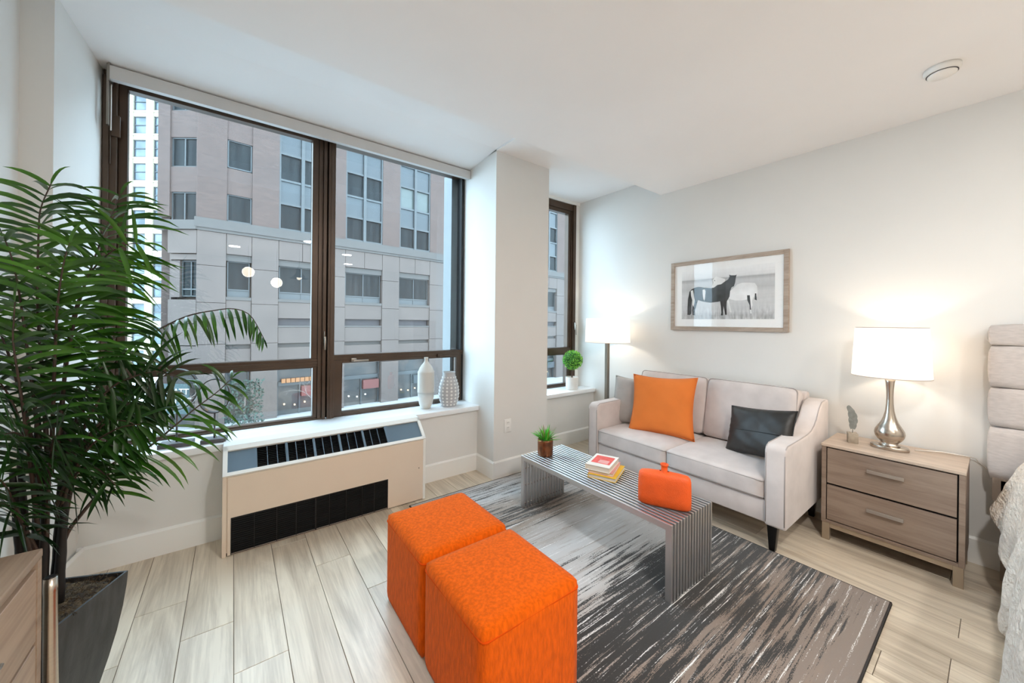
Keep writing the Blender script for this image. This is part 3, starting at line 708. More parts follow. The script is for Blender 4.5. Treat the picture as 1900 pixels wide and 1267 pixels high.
s = B(); s.prism([(3.10, .25), (3.28, .25), (3.28, .835), (3.262, .853), (3.21, .853), (3.195, .84)], SY0+AW-.004, SY1-AW+.014, 'xz')
obj('back_frame', s, m_sofa, sf, bevel=.01)
YM = 1.432
for a, b_ in ((SY0+AW+.002, YM-.001), (YM+.001, SY1-AW+.008)):
    c = obj('seat_cushion', softbox(SX0+.004, 3.06, a, b_, .302, .428, .004, .018, 10, .014), m_sofa, sf)
    for zz in (.412, .318):
        obj('piping', B().tube(rrect(SX0+.005, 3.058, a+.001, b_-.001, .018, zz), .0035, 5, closed=True), m_pipe, c)
def cushion_back(y0, y1):
    b = softbox(-.065, .075, y0, y1, 0, .455, .006, .03, 9)
    M = Matrix.Translation((3.055, 0, .43))@Matrix.Rotation(R(11), 4, 'Y')
    for v in b.v: v.x *= 1+.10*math.sin(PI*min(1, max(0, v.z/.455)))
    b.v = [M@v for v in b.v]; c = obj('back_cushion', b, m_sofa, sf)
    loop = []
    for p in rrect(y0+.002, y1-.002, .003, .452, .03, 0, 6): loop.append(M@Vector((-.052, p.x, p.y)))
    obj('piping', B().tube(loop, .0035, 5, closed=True), m_pipe, c)
cushion_back(SY0+AW+.012, YM-.002); cushion_back(YM+.002, SY1-AW)
for (x, y, dx, dy) in ((SX0+.085, SY0+.085, -.012, 0), (SX0+.085, SY1-.085, -.012, 0), (SX1-.09, SY0+.07, .02, 0), (SX1-.09, SY1-.07, .02, 0)):
    s = B(); r0, r1 = .015, .028; z1 = .172
    vs_ = [(x+dx+sx*r0, y+sy*r0, 0) for sx, sy in ((-1, -1), (1, -1), (1, 1), (-1, 1))]+[(x+sx*r1, y+sy*r1, z1) for sx, sy in ((-1, -1), (1, -1), (1, 1), (-1, 1))]
    s.add(vs_, [(3, 2, 1, 0), (4, 5, 6, 7)]+[(i, (i+1) % 4, (i+1) % 4+4, i+4) for i in range(4)])
    obj('leg', s, m_bleg, sf, bevel=.003)

# pillows
def pillow(name, label, c, w_, h_, t_, nrm, upv, m, mseam=None, pinch=.07, sag=.0, group=None):
    nrm = Vector(nrm).normalized(); upv = Vector(upv); upv = (upv-nrm*upv.dot(nrm)).normalized(); sd_ = upv.cross(nrm)
    t = thing(name, label, 'pillow', Vector(c)-upv*h_/2, group)
    n = 22; b = B(); rn = random.Random(len(name)+int(w_*1000))
    ph = [rn.uniform(0, 6) for _ in range(6)]
    def P(u, v, sgn):
        e = (1-abs(u)**2.6)*(1-abs(v)**2.6); th_ = t_/2*max(0, e)**.5
        pu = 1-pinch*(1-abs(v)**2)*abs(u)**3; pv = 1-pinch*(1-abs(u)**2)*abs(v)**3
        wr = .004*math.sin(9*u+ph[0]+3*v)*math.sin(7*v+ph[1])*(1-max(abs(u), abs(v))**4) + .006*math.sin(22*math.atan2(v, u)+ph[2])*max(0, max(abs(u), abs(v))-.35)*(e**.3 if e > 0 else 0)
        return Vector(c)+sd_*(u*pu*w_/2)+upv*(v*pv*h_/2)+nrm*sgn*(th_+wr*(1 if th_ > .004 else 0))
    for sgn in (1, -1):
        vs_ = [P(-1+2*i/n, -1+2*j/n, sgn) for j in range(n+1) for i in range(n+1)]
        fs = [(j*(n+1)+i, j*(n+1)+i+1, (j+1)*(n+1)+i+1, (j+1)*(n+1)+i) for j in range(n) for i in range(n)]
        if sgn < 0: fs = [tuple(reversed(f)) for f in fs]
        b.add(vs_, fs, 0, True)
    obj('pillow_body', b, m, t)
    pts = [P(-1+2*i/n, -1, 1) for i in range(n)]+[P(1, -1+2*i/n, 1) for i in range(n)]+[P(1-2*i/n, 1, 1) for i in range(n)]+[P(-1, 1-2*i/n, 1) for i in range(n)]
    obj('seam', B().tube(pts, .0028, 5, closed=True), mseam or m, t)
    return t, P
pillow('grey_pillow', 'grey suede throw pillow leaning in the window side corner of the sofa', (2.865, 1.975, .622), .38, .42, .12, (-.88, -.35, .22), (.2, 0, 1), m_gpil)
pillow('orange_pillow', 'large square orange throw pillow on the window side sofa seat', (2.80, 1.665, .655), .52, .49, .15, (-.92, -.20, .30), (.28, .10, 1), m_opil, pinch=.10)
t, P = pillow('leather_pillow', 'black leather lumbar pillow against the near sofa arm', (2.80, .965, .606), .45, .325, .12, (-.90, .30, .34), (.26, .06, 1), m_leather)
obj('stitch_line', B().tube([P(-.97+1.94*i/20, -.05, 1)+Vector((-.0005, 0, 0)) for i in range(21)], .0022, 5), m_black, t)

# ------------------------------------------------------------------ nightstand
nt_ = thing('nightstand', 'two drawer taupe wood nightstand between sofa and bed', 'nightstand', (3.11, .385, 0))
NX0, NX1, NY0, NY1 = 2.935, 3.305, .100, .668
obj('top', bx(NX0-.004, NX1, NY0-.002, NY1+.002, .574, .590), m_nst, nt_, bevel=.0015, segs=1)
for a in (NY0, NY1-.022): obj('side_panel', bx(NX0, NX1, a, a+.022, .105, .574), m_nsw, nt_, bevel=.0015, segs=1)
obj('bottom_panel', bx(NX0+.001, NX1, NY0+.022, NY1-.022, .105, .122), m_nsw, nt_)
obj('carcass', bx(NX0+.02, NX1-.01, NY0+.022, NY1-.022, .122, .574), m_void, nt_)
for (z0, z1) in ((.352, .566), (.128, .340)):
    d = obj('drawer', bx(NX0+.002, NX0+.020, NY0+.028, NY1-.027, z0, z1), m_nsw, nt_, bevel=.001, segs=1)
    zc = (z0+z1)/2+.025
    s = B(); s.box(NX0-.022, NX0-.010, .312, .460, zc-.009, zc+.009); s.box(NX0-.012, NX0+.003, .325, .335, zc-.005, zc+.005); s.box(NX0-.012, NX0+.003, .437, .447, zc-.005, zc+.005)
    obj('handle', s, m_pull, d, bevel=.001, segs=1)
for (xx, yy) in ((NX0+.002, NY0+.004), (NX0+.002, NY1-.04), (NX1-.04, NY0+.004), (NX1-.04, NY1-.04)):
    obj('leg', bx(xx, xx+.036, yy, yy+.036, 0, .105), m_champ, nt_, bevel=.001, segs=1)
s = B(); s.box(NX0+.006, NX0+.024, NY0+.04, NY1-.04, .078, .105); obj('rail', s, m_champ, nt_)
s = B(); s.box(NX1-.03, NX1-.012, NY0+.04, NY1-.04, .078, .105); obj('rail', s, m_champ, nt_)

# table lamp
lx, ly, lz = 3.125, .395, .590
t = thing('table_lamp', 'satin nickel gourd table lamp with white drum shade on the nightstand', 'lamp', (lx, ly, lz))
obj('base', B().lathe([(.082, 0), (.084, .004), (.084, .016), (.080, .021), (.05, .022)], (lx, ly, lz), 40, sx=.62), m_nick, t)
obj('body', B().lathe([(.046, .020), (.047, .028), (.040, .034), (.038, .040), (.052, .056), (.063, .075), (.067, .093), (.064, .112), (.052, .135), (.038, .160), (.028, .190), (.0205, .225), (.0165, .270), (.0155, .310), (.0165, .350), (.020, .395), (.0245, .425), (.020, .426)], (lx, ly, lz), 40, sx=.9), m_nick, t)
obj('socket', B().lathe([(.012, .424), (.012, .49), (.008, .50)], (lx, ly, lz), 16), m_pnick, t)
sh = obj('shade', B().lathe([(.170, .432), (.1715, .432), (.156, .722), (.1545, .722)], (lx, ly, lz), 56, cap=False), m_shade, t)
obj('shade_rim', B().tube([(lx+.1555*math.cos(a*PI/28), ly+.1555*math.sin(a*PI/28), lz+.722) for a in range(56)], .0022, 5, closed=True), m_pipe, sh)
obj('shade_rim', B().tube([(lx+.171*math.cos(a*PI/28), ly+.171*math.sin(a*PI/28), lz+.432) for a in range(56)], .0022, 5, closed=True), m_pipe, sh)
obj('bulb', B().ball((lx, ly, lz+.53), .024), m_bulb, t)
b = B()
for a in (0, 2.09, 4.19): b.tube([(lx, ly, lz+.712), (lx+.155*math.cos(a), ly+.155*math.sin(a), lz+.716)], .0015, 5)
b.lathe([(.007, .708), (.007, .720), (.002, .724)], (lx, ly, lz), 12); b.tube([(lx, ly+.012, lz+.49), (lx, ly+.035, lz+.6), (lx, ly, lz+.71), (lx, ly-.035, lz+.6), (lx, ly-.012, lz+.49)], .0015, 5)
obj('harp', b, m_pnick, t)

# floor lamp
fx, fy = 3.05, 2.42
t = thing('floor_lamp', 'nickel floor lamp with white drum shade behind the sofa corner', 'lamp', (fx, fy, 0))
obj('base', B().lathe([(.14, 0), (.14, .016), (.135, .02), (.02, .022)], (fx, fy, 0), 40), m_pnick, t)
b = B(); b.box(fx-.020, fx-.004, fy-.016, fy+.016, .02, 1.17); b.box(fx+.004, fx+.020, fy-.016, fy+.016, .02, 1.17); b.box(fx-.006, fx+.006, fy-.010, fy+.010, .02, 1.17)
obj('pole', b, m_pnick, t, bevel=.002, segs=1)
sh = obj('shade', B().lathe([(.222, 1.128), (.2235, 1.128), (.214, 1.368), (.2125, 1.368)], (fx, fy, 0), 56, cap=False), m_shade, t)
obj('shade_rim', B().tube([(fx+.2235*math.cos(a*PI/28), fy+.2235*math.sin(a*PI/28), 1.128) for a in range(56)], .002, 5, closed=True), m_pipe, sh)
b = B()
for a in (0, 2.09, 4.19): b.tube([(fx, fy, 1.355), (fx+.213*math.cos(a), fy+.213*math.sin(a), 1.36)], .0015, 5)
obj('spider', b, m_pnick, t)
obj('bulb', B().ball((fx, fy, 1.20), .026), m_bulb, t)

# feather ornament
gx, gy = 3.10, .555
t = thing('feather_ornament', 'grey metal feather standing in a small square block on the nightstand', 'ornament', (gx, gy, .59))
s = B(); s.box(-.024, .024, -.024, .024, 0, .062, M=Matrix.Translation((gx, gy, .59))@Matrix.Rotation(R(20), 4, 'Z')); obj('block', s, m_block, t, bevel=.002)
ca = [(0, .062), (.002, .10), (.004, .14), (.002, .175), (-.006, .205), (-.018, .228)]
dv = Vector((-.35, .94, 0)).normalized()*-1
def FP(s_, z, w_=0): return Vector((gx, gy, .59+z))+dv*(-s_*-1+w_)
b = B(); b.tube([FP(a, z) for a, z in ca], [.002, .002, .002, .0018, .0014, .001], 6); obj('quill', b, m_feather, t)
for sgn in (-1, 1):
    b = B(); n = 12; vs_ = []
    for k in range(n+1):
        z = .088+(.232-.088)*k/n; tt = k/n
        j = max(0, min(4, int((z-.062)/.0345))); a0, z0 = ca[j]; a1, z1 = ca[j+1]; s_ = a0+(a1-a0)*max(0, min(1, (z-z0)/(z1-z0)))
        ww = (.021 if sgn > 0 else .024)*math.sin(PI*(.10+.82*tt))**.6*(1 if k % 3 else .86)
        c0 = FP(s_, z); c1 = FP(s_, z-.006, sgn*ww); th_ = Vector((.94, .35, 0))*.0012
        vs_ += [c0+th_, c1+th_*.5, c1-th_*.5, c0-th_]
    fs = [(k*4+q, k*4+(q+1) % 4, k*4+4+(q+1) % 4, k*4+4+q) for k in range(n) for q in range(4)]+[(0, 1, 2, 3), (n*4+3, n*4+2, n*4+1, n*4)]
    b.add(vs_, fs, 0, False); obj('vane', b, m_feather, t)

# cord of the lamp
cordp = [(3.20, .30, .594), (3.26, .20, .600), (3.305, .08, .592), (3.318, .07, .57), (3.322, .03, .53), (3.322, .0, .47)]
setp(obj('lamp_cord', B().tube(cordp, .003, 6), m_cream), 'thin white lamp cord running over the back edge of the nightstand', 'cord')

# ------------------------------------------------------------------ framed picture
pc = thing('framed_picture', 'wood framed black and white horse photograph above the sofa', 'picture', (XR, 1.42, 1.27))
PY0, PY1, PZ0, PZ1 = .955, 1.885, 1.268, 1.893; fw = .033
for nm, a in (('frame_side', (XR-.024, XR-.001, PY0, PY0+fw, PZ0, PZ1)), ('frame_side', (XR-.024, XR-.001, PY1-fw, PY1, PZ0, PZ1)), ('frame_rail', (XR-.024, XR-.001, PY0+fw, PY1-fw, PZ1-fw, PZ1)), ('frame_rail', (XR-.024, XR-.001, PY0+fw, PY1-fw, PZ0, PZ0+fw))):
    obj(nm, bx(*a), m_frame, pc, bevel=.0015, segs=1)
obj('mat_board', bx(XR-.012, XR-.008, PY0+fw, PY1-fw, PZ0+fw, PZ1-fw), m_matb, pc)
def print_mat():
    m, nt, b = nodes('meadow_print'); b.inputs['Roughness'].default_value = .7
    co = nt.nodes.new('ShaderNodeTexCoord'); sp = nt.nodes.new('ShaderNodeSeparateXYZ'); nt.links.new(co.outputs['Object'], sp.inputs[0])
    mp = nt.nodes.new('ShaderNodeMapping'); nt.links.new(co.outputs['Object'], mp.inputs[0]); mp.inputs['Scale'].default_value = (1, 60, 14)
    n = nt.nodes.new('ShaderNodeTexNoise'); n.inputs['Scale'].default_value = 1; n.inputs['Detail'].default_value = 5; nt.links.new(mp.outputs[0], n.inputs[0])
    mp2 = nt.nodes.new('ShaderNodeMapping'); nt.links.new(co.outputs['Object'], mp2.inputs[0]); mp2.inputs['Scale'].default_value = (1, 3, 50)
    n2 = nt.nodes.new('ShaderNodeTexNoise'); n2.inputs['Scale'].default_value = 1; n2.inputs['Detail'].default_value = 3; nt.links.new(mp2.outputs[0], n2.inputs[0])
    r = nt.nodes.new('ShaderNodeValToRGB'); mr = nt.nodes.new('ShaderNodeMapRange'); nt.links.new(sp.outputs['Z'], mr.inputs[0]); mr.inputs[1].default_value = .098; mr.inputs[2].default_value = .53
    nt.links.new(mr.outputs[0], r.inputs[0]); e = r.color_ramp.elements
    e[0].position = 0; e[0].color = (.46, .46, .46, 1); e[1].position = 1; e[1].color = (.88, .88, .88, 1)
    for p, v in ((.07, .42), (.14, .56), (.35, .62), (.52, .60), (.60, .50), (.68, .56), (.74, .56), (.80, .38), (.83, .74)):
        q = e.new(p); q.color = (v, v, v, 1)
    mr2 = nt.nodes.new('ShaderNodeMapRange'); nt.links.new(sp.outputs['Z'], mr2.inputs[0]); mr2.inputs[1].default_value = .10; mr2.inputs[2].default_value = .22; mr2.inputs[3].default_value = 1.0; mr2.inputs[4].default_value = .12
    a = nt.nodes.new('ShaderNodeMath'); a.operation = 'SUBTRACT'; nt.links.new(n.outputs[0], a.inputs[0]); a.inputs[1].default_value = .5
    a2 = nt.nodes.new('ShaderNodeMath'); a2.operation = 'MULTIPLY'; nt.links.new(a.outputs[0], a2.inputs[0]); nt.links.new(mr2.outputs[0], a2.inputs[1])
    a3 = nt.nodes.new('ShaderNodeMath'); a3.operation = 'MULTIPLY_ADD'; nt.links.new(n2.outputs[0], a3.inputs[0]); a3.inputs[1].default_value = .12; nt.links.new(a2.outputs[0], a3.inputs[2])
    a4 = nt.nodes.new('ShaderNodeVectorMath'); a4.operation = 'ADD'; nt.links.new(r.outputs[0], a4.inputs[0]); nt.links.new(a3.outputs[0], a4.inputs[1])
    nt.links.new(a4.outputs[0], b.inputs['Base Color']); return m
pr_ = obj('print', bx(XR-.0126, XR-.012, 1.047, 1.783, 1.367, 1.802), print_mat(), pc)
HP = {
 'pale_horse': (m_lhorse, .0008, [(1.367, 1.602), (1.335, 1.631), (1.313, 1.653), (1.278, 1.664), (1.223, 1.661), (1.183, 1.654), (1.167, 1.627), (1.163, 1.582), (1.172, 1.538), (1.169, 1.516), (1.185, 1.524), (1.192, 1.547), (1.202, 1.51), (1.198, 1.48), (1.208, 1.45), (1.204, 1.412), (1.214, 1.412), (1.218, 1.473), (1.236, 1.526), (1.277, 1.52), (1.326, 1.521), (1.362, 1.532), (1.374, 1.54)]),
 'pale_horse_head': (m_lhorse, .0009, [(1.519, 1.644), (1.5, 1.684), (1.508, 1.705), (1.492, 1.727), (1.481, 1.734), (1.454, 1.724), (1.408, 1.708), (1.408, 1.684), (1.438, 1.664), (1.468, 1.661), (1.499, 1.637)]),
 'pale_horse_leg': (m_lhorse, .0008, [(1.388, 1.525), (1.377, 1.525), (1.366, 1.477), (1.354, 1.422), (1.365, 1.426), (1.379, 1.477)]),
 'tail': (m_dhorse, .0010, [(1.182, 1.572), (1.173, 1.572), (1.169, 1.516), (1.185, 1.524)]),
 'dark_hind_leg': (m_dhorse, .0010, [(1.239, 1.56), (1.219, 1.559), (1.212, 1.48), (1.208, 1.442), (1.218, 1.443), (1.22, 1.48), (1.236, 1.519)]),  # dark hind leg of the printed horse
 'dark_horse': (m_dhorse, .0012, [(1.691, 1.638), (1.712, 1.615), (1.725, 1.548), (1.728, 1.479), (1.729, 1.406), (1.706, 1.404), (1.693, 1.419), (1.692, 1.487), (1.688, 1.537), (1.681, 1.503), (1.687, 1.444), (1.68, 1.402), (1.659, 1.403), (1.661, 1.444), (1.651, 1.477), (1.634, 1.539), (1.602, 1.526), (1.529, 1.51), (1.459, 1.516), (1.446, 1.519), (1.438, 1.471), (1.434, 1.423), (1.439, 1.399), (1.42, 1.399), (1.421, 1.439), (1.418, 1.479), (1.412, 1.455), (1.404, 1.403), (1.391, 1.403), (1.394, 1.47), (1.392, 1.517), (1.371, 1.556), (1.367, 1.602), (1.356, 1.633), (1.338, 1.64), (1.329, 1.67), (1.325, 1.708), (1.318, 1.735), (1.328, 1.73), (1.361, 1.733), (1.375, 1.74), (1.372, 1.724), (1.382, 1.702), (1.412, 1.684), (1.438, 1.664), (1.468, 1.661), (1.499, 1.639), (1.523, 1.637), (1.579, 1.644), (1.628, 1.656), (1.662, 1.65)]),
 'white_flank': (m_lhorse, .0014, [(1.7, 1.623), (1.68, 1.63), (1.671, 1.579), (1.662, 1.536), (1.672, 1.478), (1.68, 1.495), (1.686, 1.542), (1.697, 1.58)]),
 'white_patch': (m_lhorse, .0014, [(1.595, 1.625), (1.579, 1.632), (1.568, 1.615), (1.572, 1.557), (1.579, 1.529), (1.590, 1.558)]),
 'eye': (m_dhorse, .0014, [(1.497, 1.702), (1.491, 1.705), (1.487, 1.699), (1.492, 1.694)]),
}
for nm, (m_, h_, poly) in HP.items():
    b = B().prism(poly, XR-.0126-h_, XR-.0125, 'yz'); bm = None
    o = obj(nm+'_image', b, m_, pr_)
    bm = bmesh.new(); bm.from_mesh(o.data); bmesh.ops.triangulate(bm, faces=[f for f in bm.faces if len(f.verts) > 4]); bm.to_mesh(o.data); bm.free()
obj('glazing', bx(XR-.0175, XR-.0165, PY0+fw, PY1-fw, PZ0+fw, PZ1-fw), m_pglass, pc)

# ------------------------------------------------------------------ bed
bd = thing('bed', 'bed with greige tufted headboard and white textured bedding at the right edge', 'bed', (2.4, -.85, 0))
HBX = 3.20; rows = [(.520, .795), (.799, 1.002), (1.006, 1.222), (1.226, 1.335)]
for (z0, z1) in rows:
    for c in range(3):
        ya = .034-c*.56; obj('headboard_panel', softbox(HBX, HBX+.085, ya-.556, ya, z0, z1, .007, .012, 6), m_hb, bd)
obj('headboard_back', bx(HBX+.05, XR-.012, -1.64, .028, .53, 1.33), m_hb, bd)
obj('headboard_bracket', bx(3.20, 3.26, -.06, .022, .41, .53), m_hbframe, bd)
obj('headboard_leg', bx(3.20, 3.285, -.10, -.006, .0, .52), m_hbframe, bd)
obj('headboard_leg', bx(3.20, 3.285, -1.60, -1.52, .0, .52), m_hbframe, bd)
obj('frame_rail', bx(1.25, 3.2, -.10, -.06, .20, .34), m_hbframe, bd)
obj('mattress', softbox(1.20, 3.17, -1.58, -.075, .30, .575, .0, .05, 6), m_mattress, bd)
# bedding : top and draped side
b = B(); rn = random.Random(11)
nx, nv = 70, 34
def bed_pt(i, j):
    x = 3.10-i*(3.10-1.05)/nx
    hem = .02 if x < 2.72 else .02+(x-2.72)/(3.10-2.72)*.38
    s_ = j/nv
    fold = .022*math.sin(x*17+2*math.sin(x*5))+.012*math.sin(x*41+1)
    top = .63+.03*math.sin(x*7)+(.10*max(0, (x-2.75))/.35)
    if s_ < .45:
        q = s_/.45; y = -.95+q*(.862); z = top+.012*math.sin(y*23+x*9)
        if q > .86: z -= (q-.86)/.14*.03
    else:
        q = (s_-.45)/.55; z = (top-.03)*(1-q)+hem*q
        y = -.088+.062*math.sin(min(1, q*1.6)*PI/2)+fold*q*1.3-.010
        if x > 2.95: y += .05*(x-2.95)/.15*q**3
    return Vector((x+.01*math.sin(z*30), min(y, .035), z+.004*rn.random()))
vs_ = [bed_pt(i, j) for i in range(nx+1) for j in range(nv+1)]
vs_ = [v+Vector((0, .004*rn.uniform(-1, 1), 0)) for v in vs_]
b.add(vs_, [(i*(nv+1)+j, i*(nv+1)+j+1, (i+1)*(nv+1)+j+1, (i+1)*(nv+1)+j) for i in range(nx) for j in range(nv)], 0, True)
cv = obj('bedspread', b, m_bed, bd); md = cv.modifiers.new('sol', 'SOLIDIFY'); md.thickness = .012; md.offset = -1
md = cv.modifiers.new('sub', 'SUBSURF'); md.levels = 1; md.render_levels = 1

# ------------------------------------------------------------------ dresser, metal stand
ds = thing('dresser', 'light brown wood dresser cut off at the lower left edge', 'dresser', (-.57, .95, 0))
DX0, DX1, DY0, DY1, DZ = XL+.002, -.405, .25, 1.552, .70
obj('top', bx(DX0, DX1, DY0, DY1, DZ-.022, DZ), m_dres, ds, bevel=.003)
obj('carcass', bx(DX0, DX1-.018, DY0+.006, DY1-.006, .06, DZ-.022), m_dres, ds)
obj('plinth', bx(DX0, DX1-.03, DY0+.02, DY1-.02, 0, .06), m_dres, ds)
for r_ in range(3):
    for c in range(2):
        ya = DY0+.03+c*.632; z0 = .075+r_*.198
        d = obj('drawer', bx(DX1-.018, DX1-.003, ya, ya+.622-.012, z0, z0+.188), m_dres, ds, bevel=.0015, segs=1)
        obj('handle', B().tube([(DX1-.003, ya+.23, z0+.1), (DX1+.012, ya+.23, z0+.1), (DX1+.012, ya+.38, z0+.1), (DX1-.003, ya+.38, z0+.1)], .004, 8), m_pull, d)
obj('side_stile', bx(DX1-.018, DX1-.001, DY1-.03, DY1-.004, .06, DZ-.022), m_dres, ds)
ms = thing('metal_stand', 'curved polished metal post between the dresser and the palm pot', 'stand', (-.40, 1.60, 0))
b = B(); pts = []
for k in range(15):
    z = .012+.588*k/14; pts.append((-.400+.02*(1-k/14)**2, 1.585-.045*(1-k/14)**1.8, z))
b.tube(pts, [.0165-.003*k/14 for k in range(15)], 16)
o = obj('curved_post', b, m_nick, ms)
obj('inner_lining', B().tube([(-.400, 1.585, .596), (-.400, 1.585, .6025)], .010, 14), m_black, ms)
obj('foot_plate', bx(-.400, -.360, 1.52, 1.60, 0, .014), m_nick, ms, bevel=.002)

# ------------------------------------------------------------------ palm
pm = thing('potted_palm', 'tall artificial palm in a tapered charcoal square pot beside the window', 'potted plant', (-.484, 1.85, 0))
Rr = Vector((-.300, 1.915, 0)); Nn = Vector((-.421, 1.676, 0)); cc = Vector((-.484, 1.85, 0)); cr_ = [Rr, Vector((-.547, 2.025, 0)), Vector((-.668, 1.786, 0)), Nn]
def ringp(z, sc, ins=0):
    out = []
    for k in range(4):
        a = cr_[k]; b2 = cr_[(k+1) % 4]
        for q in range(4):
            p = a.lerp(b2, q/4); p = cc+(p-cc)*sc; out.append(Vector((p.x, p.y, z)))
    return out
b = B(); lv = [(0, .58), (.05, .66), (.12, .76), (.2, .86), (.28, .935), (.35, .98), (.40, 1.0)]; allv = []
for z, sc_ in lv: allv += ringp(z, sc_)
for z, sc_ in ((.40, .95), (.36, .93)): allv += ringp(z, sc_)
b.add(allv, [(j*16+i, j*16+(i+1) % 16, (j+1)*16+(i+1) % 16, (j+1)*16+i) for j in range(8) for i in range(16)]+[tuple(range(15, -1, -1))], 0, False)
obj('pot', b, m_pot, pm)
b = B(); g = 16; vs_ = []
for i in range(g+1):
    for j in range(g+1):
        p = (cr_[0].lerp(cr_[1], i/g)).lerp(cr_[3].lerp(cr_[2], i/g), j/g); p = cc+(p-cc)*.94; vs_.append(Vector((p.x, p.y, .378+.012*random.random()+.012*math.sin(PI*i/g)*math.sin(PI*j/g))))
b.add(vs_, [(i*(g+1)+j, i*(g+1)+j+1, (i+1)*(g+1)+j+1, (i+1)*(g+1)+j) for i in range(g) for j in range(g)], 0, True)
for k in range(260):   # coir strands
    u, v = random.random(), random.random(); p = (cr_[0].lerp(cr_[1], u)).lerp(cr_[3].lerp(cr_[2], u), v); p = cc+(p-cc)*.92
    a = random.uniform(0, 6.28); d = Vector((math.cos(a), math.sin(a), .2))*.02
    b.tube([Vector((p.x, p.y, .392)), Vector((p.x, p.y, .400))+d*.5, Vector((p.x, p.y, .392))+d], .0009, 3, cap=False)
setp(obj('soil', b, m_soil, pm), kind='stuff')
FR = {
'A': [(-0.481, 1.87, 0.862), (-0.494, 1.88, 1.09), (-0.509, 1.9, 1.273), (-0.514, 1.9, 1.412), (-0.513, 1.9, 1.523), (-0.512, 1.9, 1.608), (-0.508, 1.9, 1.681), (-0.487, 1.9, 1.764)],
'B': [(-0.461, 1.88, 0.837), (-0.458, 1.9, 1.011), (-0.455, 1.92, 1.185), (-0.445, 1.94, 1.32), (-0.436, 1.95, 1.378), (-0.419, 1.98, 1.474), (-0.395, 2.0, 1.597), (-0.379, 2.03, 1.687), (-0.352, 2.05, 1.8)],
'C': [(-0.459, 1.86, 0.86), (-0.446, 1.87, 1.123), (-0.426, 1.88, 1.32), (-0.398, 1.88, 1.46), (-0.36, 1.85, 1.52), (-0.323, 1.82, 1.557), (-0.287, 1.8, 1.576), (-0.259, 1.8, 1.58)],
'D': [(-0.45, 1.87, 0.802), (-0.416, 1.9, 0.987), (-0.363, 1.95, 1.125), (-0.302, 2.0, 1.219), (-0.234, 2.05, 1.282), (-0.155, 2.08, 1.334), (-0.072, 2.1, 1.359), (0.002, 2.1, 1.369), (0.063, 2.1, 1.338), (0.116, 2.1, 1.229)],
'E': [(-0.451, 1.84, 0.488), (-0.435, 1.85, 0.601), (-0.4, 1.86, 0.666), (-0.356, 1.88, 0.734), (-0.338, 1.9, 0.803), (-0.256, 1.93, 0.834), (-0.184, 1.96, 0.897), (-0.123, 1.98, 0.955), (-0.055, 2.0, 1.011), (-0.001, 2.0, 1.07)],
'F': [(-0.479, 1.8, 0.631), (-0.482, 1.75, 0.866), (-0.492, 1.72, 1.082), (-0.502, 1.7, 1.241), (-0.502, 1.7, 1.303), (-0.5, 1.7, 1.364)],
'G': [(-0.482, 1.85, 0.747), (-0.494, 1.84, 0.959), (-0.506, 1.82, 1.167), (-0.519, 1.8, 1.367), (-0.533, 1.8, 1.481), (-0.551, 1.8, 1.56)],
'H': [(-0.489, 1.8, 0.551), (-0.493, 1.75, 0.683), (-0.499, 1.7, 0.793), (-0.506, 1.66, 0.863), (-0.521, 1.65, 0.892)],
'I': [(-0.444, 1.87, 0.836), (-0.416, 1.9, 1.024), (-0.379, 1.93, 1.167), (-0.345, 1.96, 1.262), (-0.314, 1.98, 1.31), (-0.285, 2.0, 1.322)],
'J': [(-0.436, 1.86, 0.802), (-0.397, 1.87, 0.963), (-0.348, 1.87, 1.068), (-0.287, 1.86, 1.111), (-0.223, 1.85, 1.127), (-0.165, 1.85, 1.102)],
'K': [(-0.438, 1.84, 0.633), (-0.415, 1.82, 0.775), (-0.382, 1.8, 0.897), (-0.342, 1.78, 0.966), (-0.296, 1.76, 0.981), (-0.247, 1.75, 0.954)],
'L': [(-0.463, 1.83, 0.818), (-0.453, 1.8, 0.996), (-0.44, 1.76, 1.203), (-0.425, 1.72, 1.368), (-0.41, 1.7, 1.482), (-0.398, 1.7, 1.548)],
'N': [(-0.492, 1.83, 0.791), (-0.509, 1.8, 0.955), (-0.53, 1.78, 1.076), (-0.553, 1.76, 1.145), (-0.578, 1.75, 1.164)],
'O': [(-0.501, 1.85, 0.872), (-0.529, 1.85, 1.064), (-0.562, 1.85, 1.234), (-0.593, 1.85, 1.333), (-0.622, 1.85, 1.365)],
'P': [(-0.445, 1.83, 0.674), (-0.421, 1.8, 0.775), (-0.382, 1.75, 0.839), (-0.341, 1.72, 0.843), (-0.296, 1.7, 0.787)],
}
# per frond: start fraction, leaf length, droop, leaves per side, droopy flag, detailed
CF = {'A': (.36, .28, 1.25, 30, 0, 1), 'B': (.34, .27, 1.25, 30, 0, 1), 'C': (.45, .26, 1.2, 18, 0, 1), 'D': (.30, .16, 1.3, 25, 1, 1), 'E': (.30, .21, 1.5, 21, .1, 1),
      'F': (.35, .21, 1.1, 14, 0, 0), 'G': (.30, .25, 1.1, 17, 0, 0), 'H': (.3, .18, 1.2, 12, 0, 0), 'I': (.30, .21, 1.1, 15, .3, 0), 'J': (.30, .21, 1.2, 15, .4, 0),
      'K': (.3, .20, 1.2, 13, .3, 0), 'L': (.38, .25, 1.2, 20, 0, 1), 'N': (.3, .22, 1.1, 13, .2, 0), 'O': (.3, .24, 1.0, 14, .1, 0), 'P': (.3, .18, 1.2, 11, .3, 0)}
VD = Vector((.55, .83, 0)).normalized()
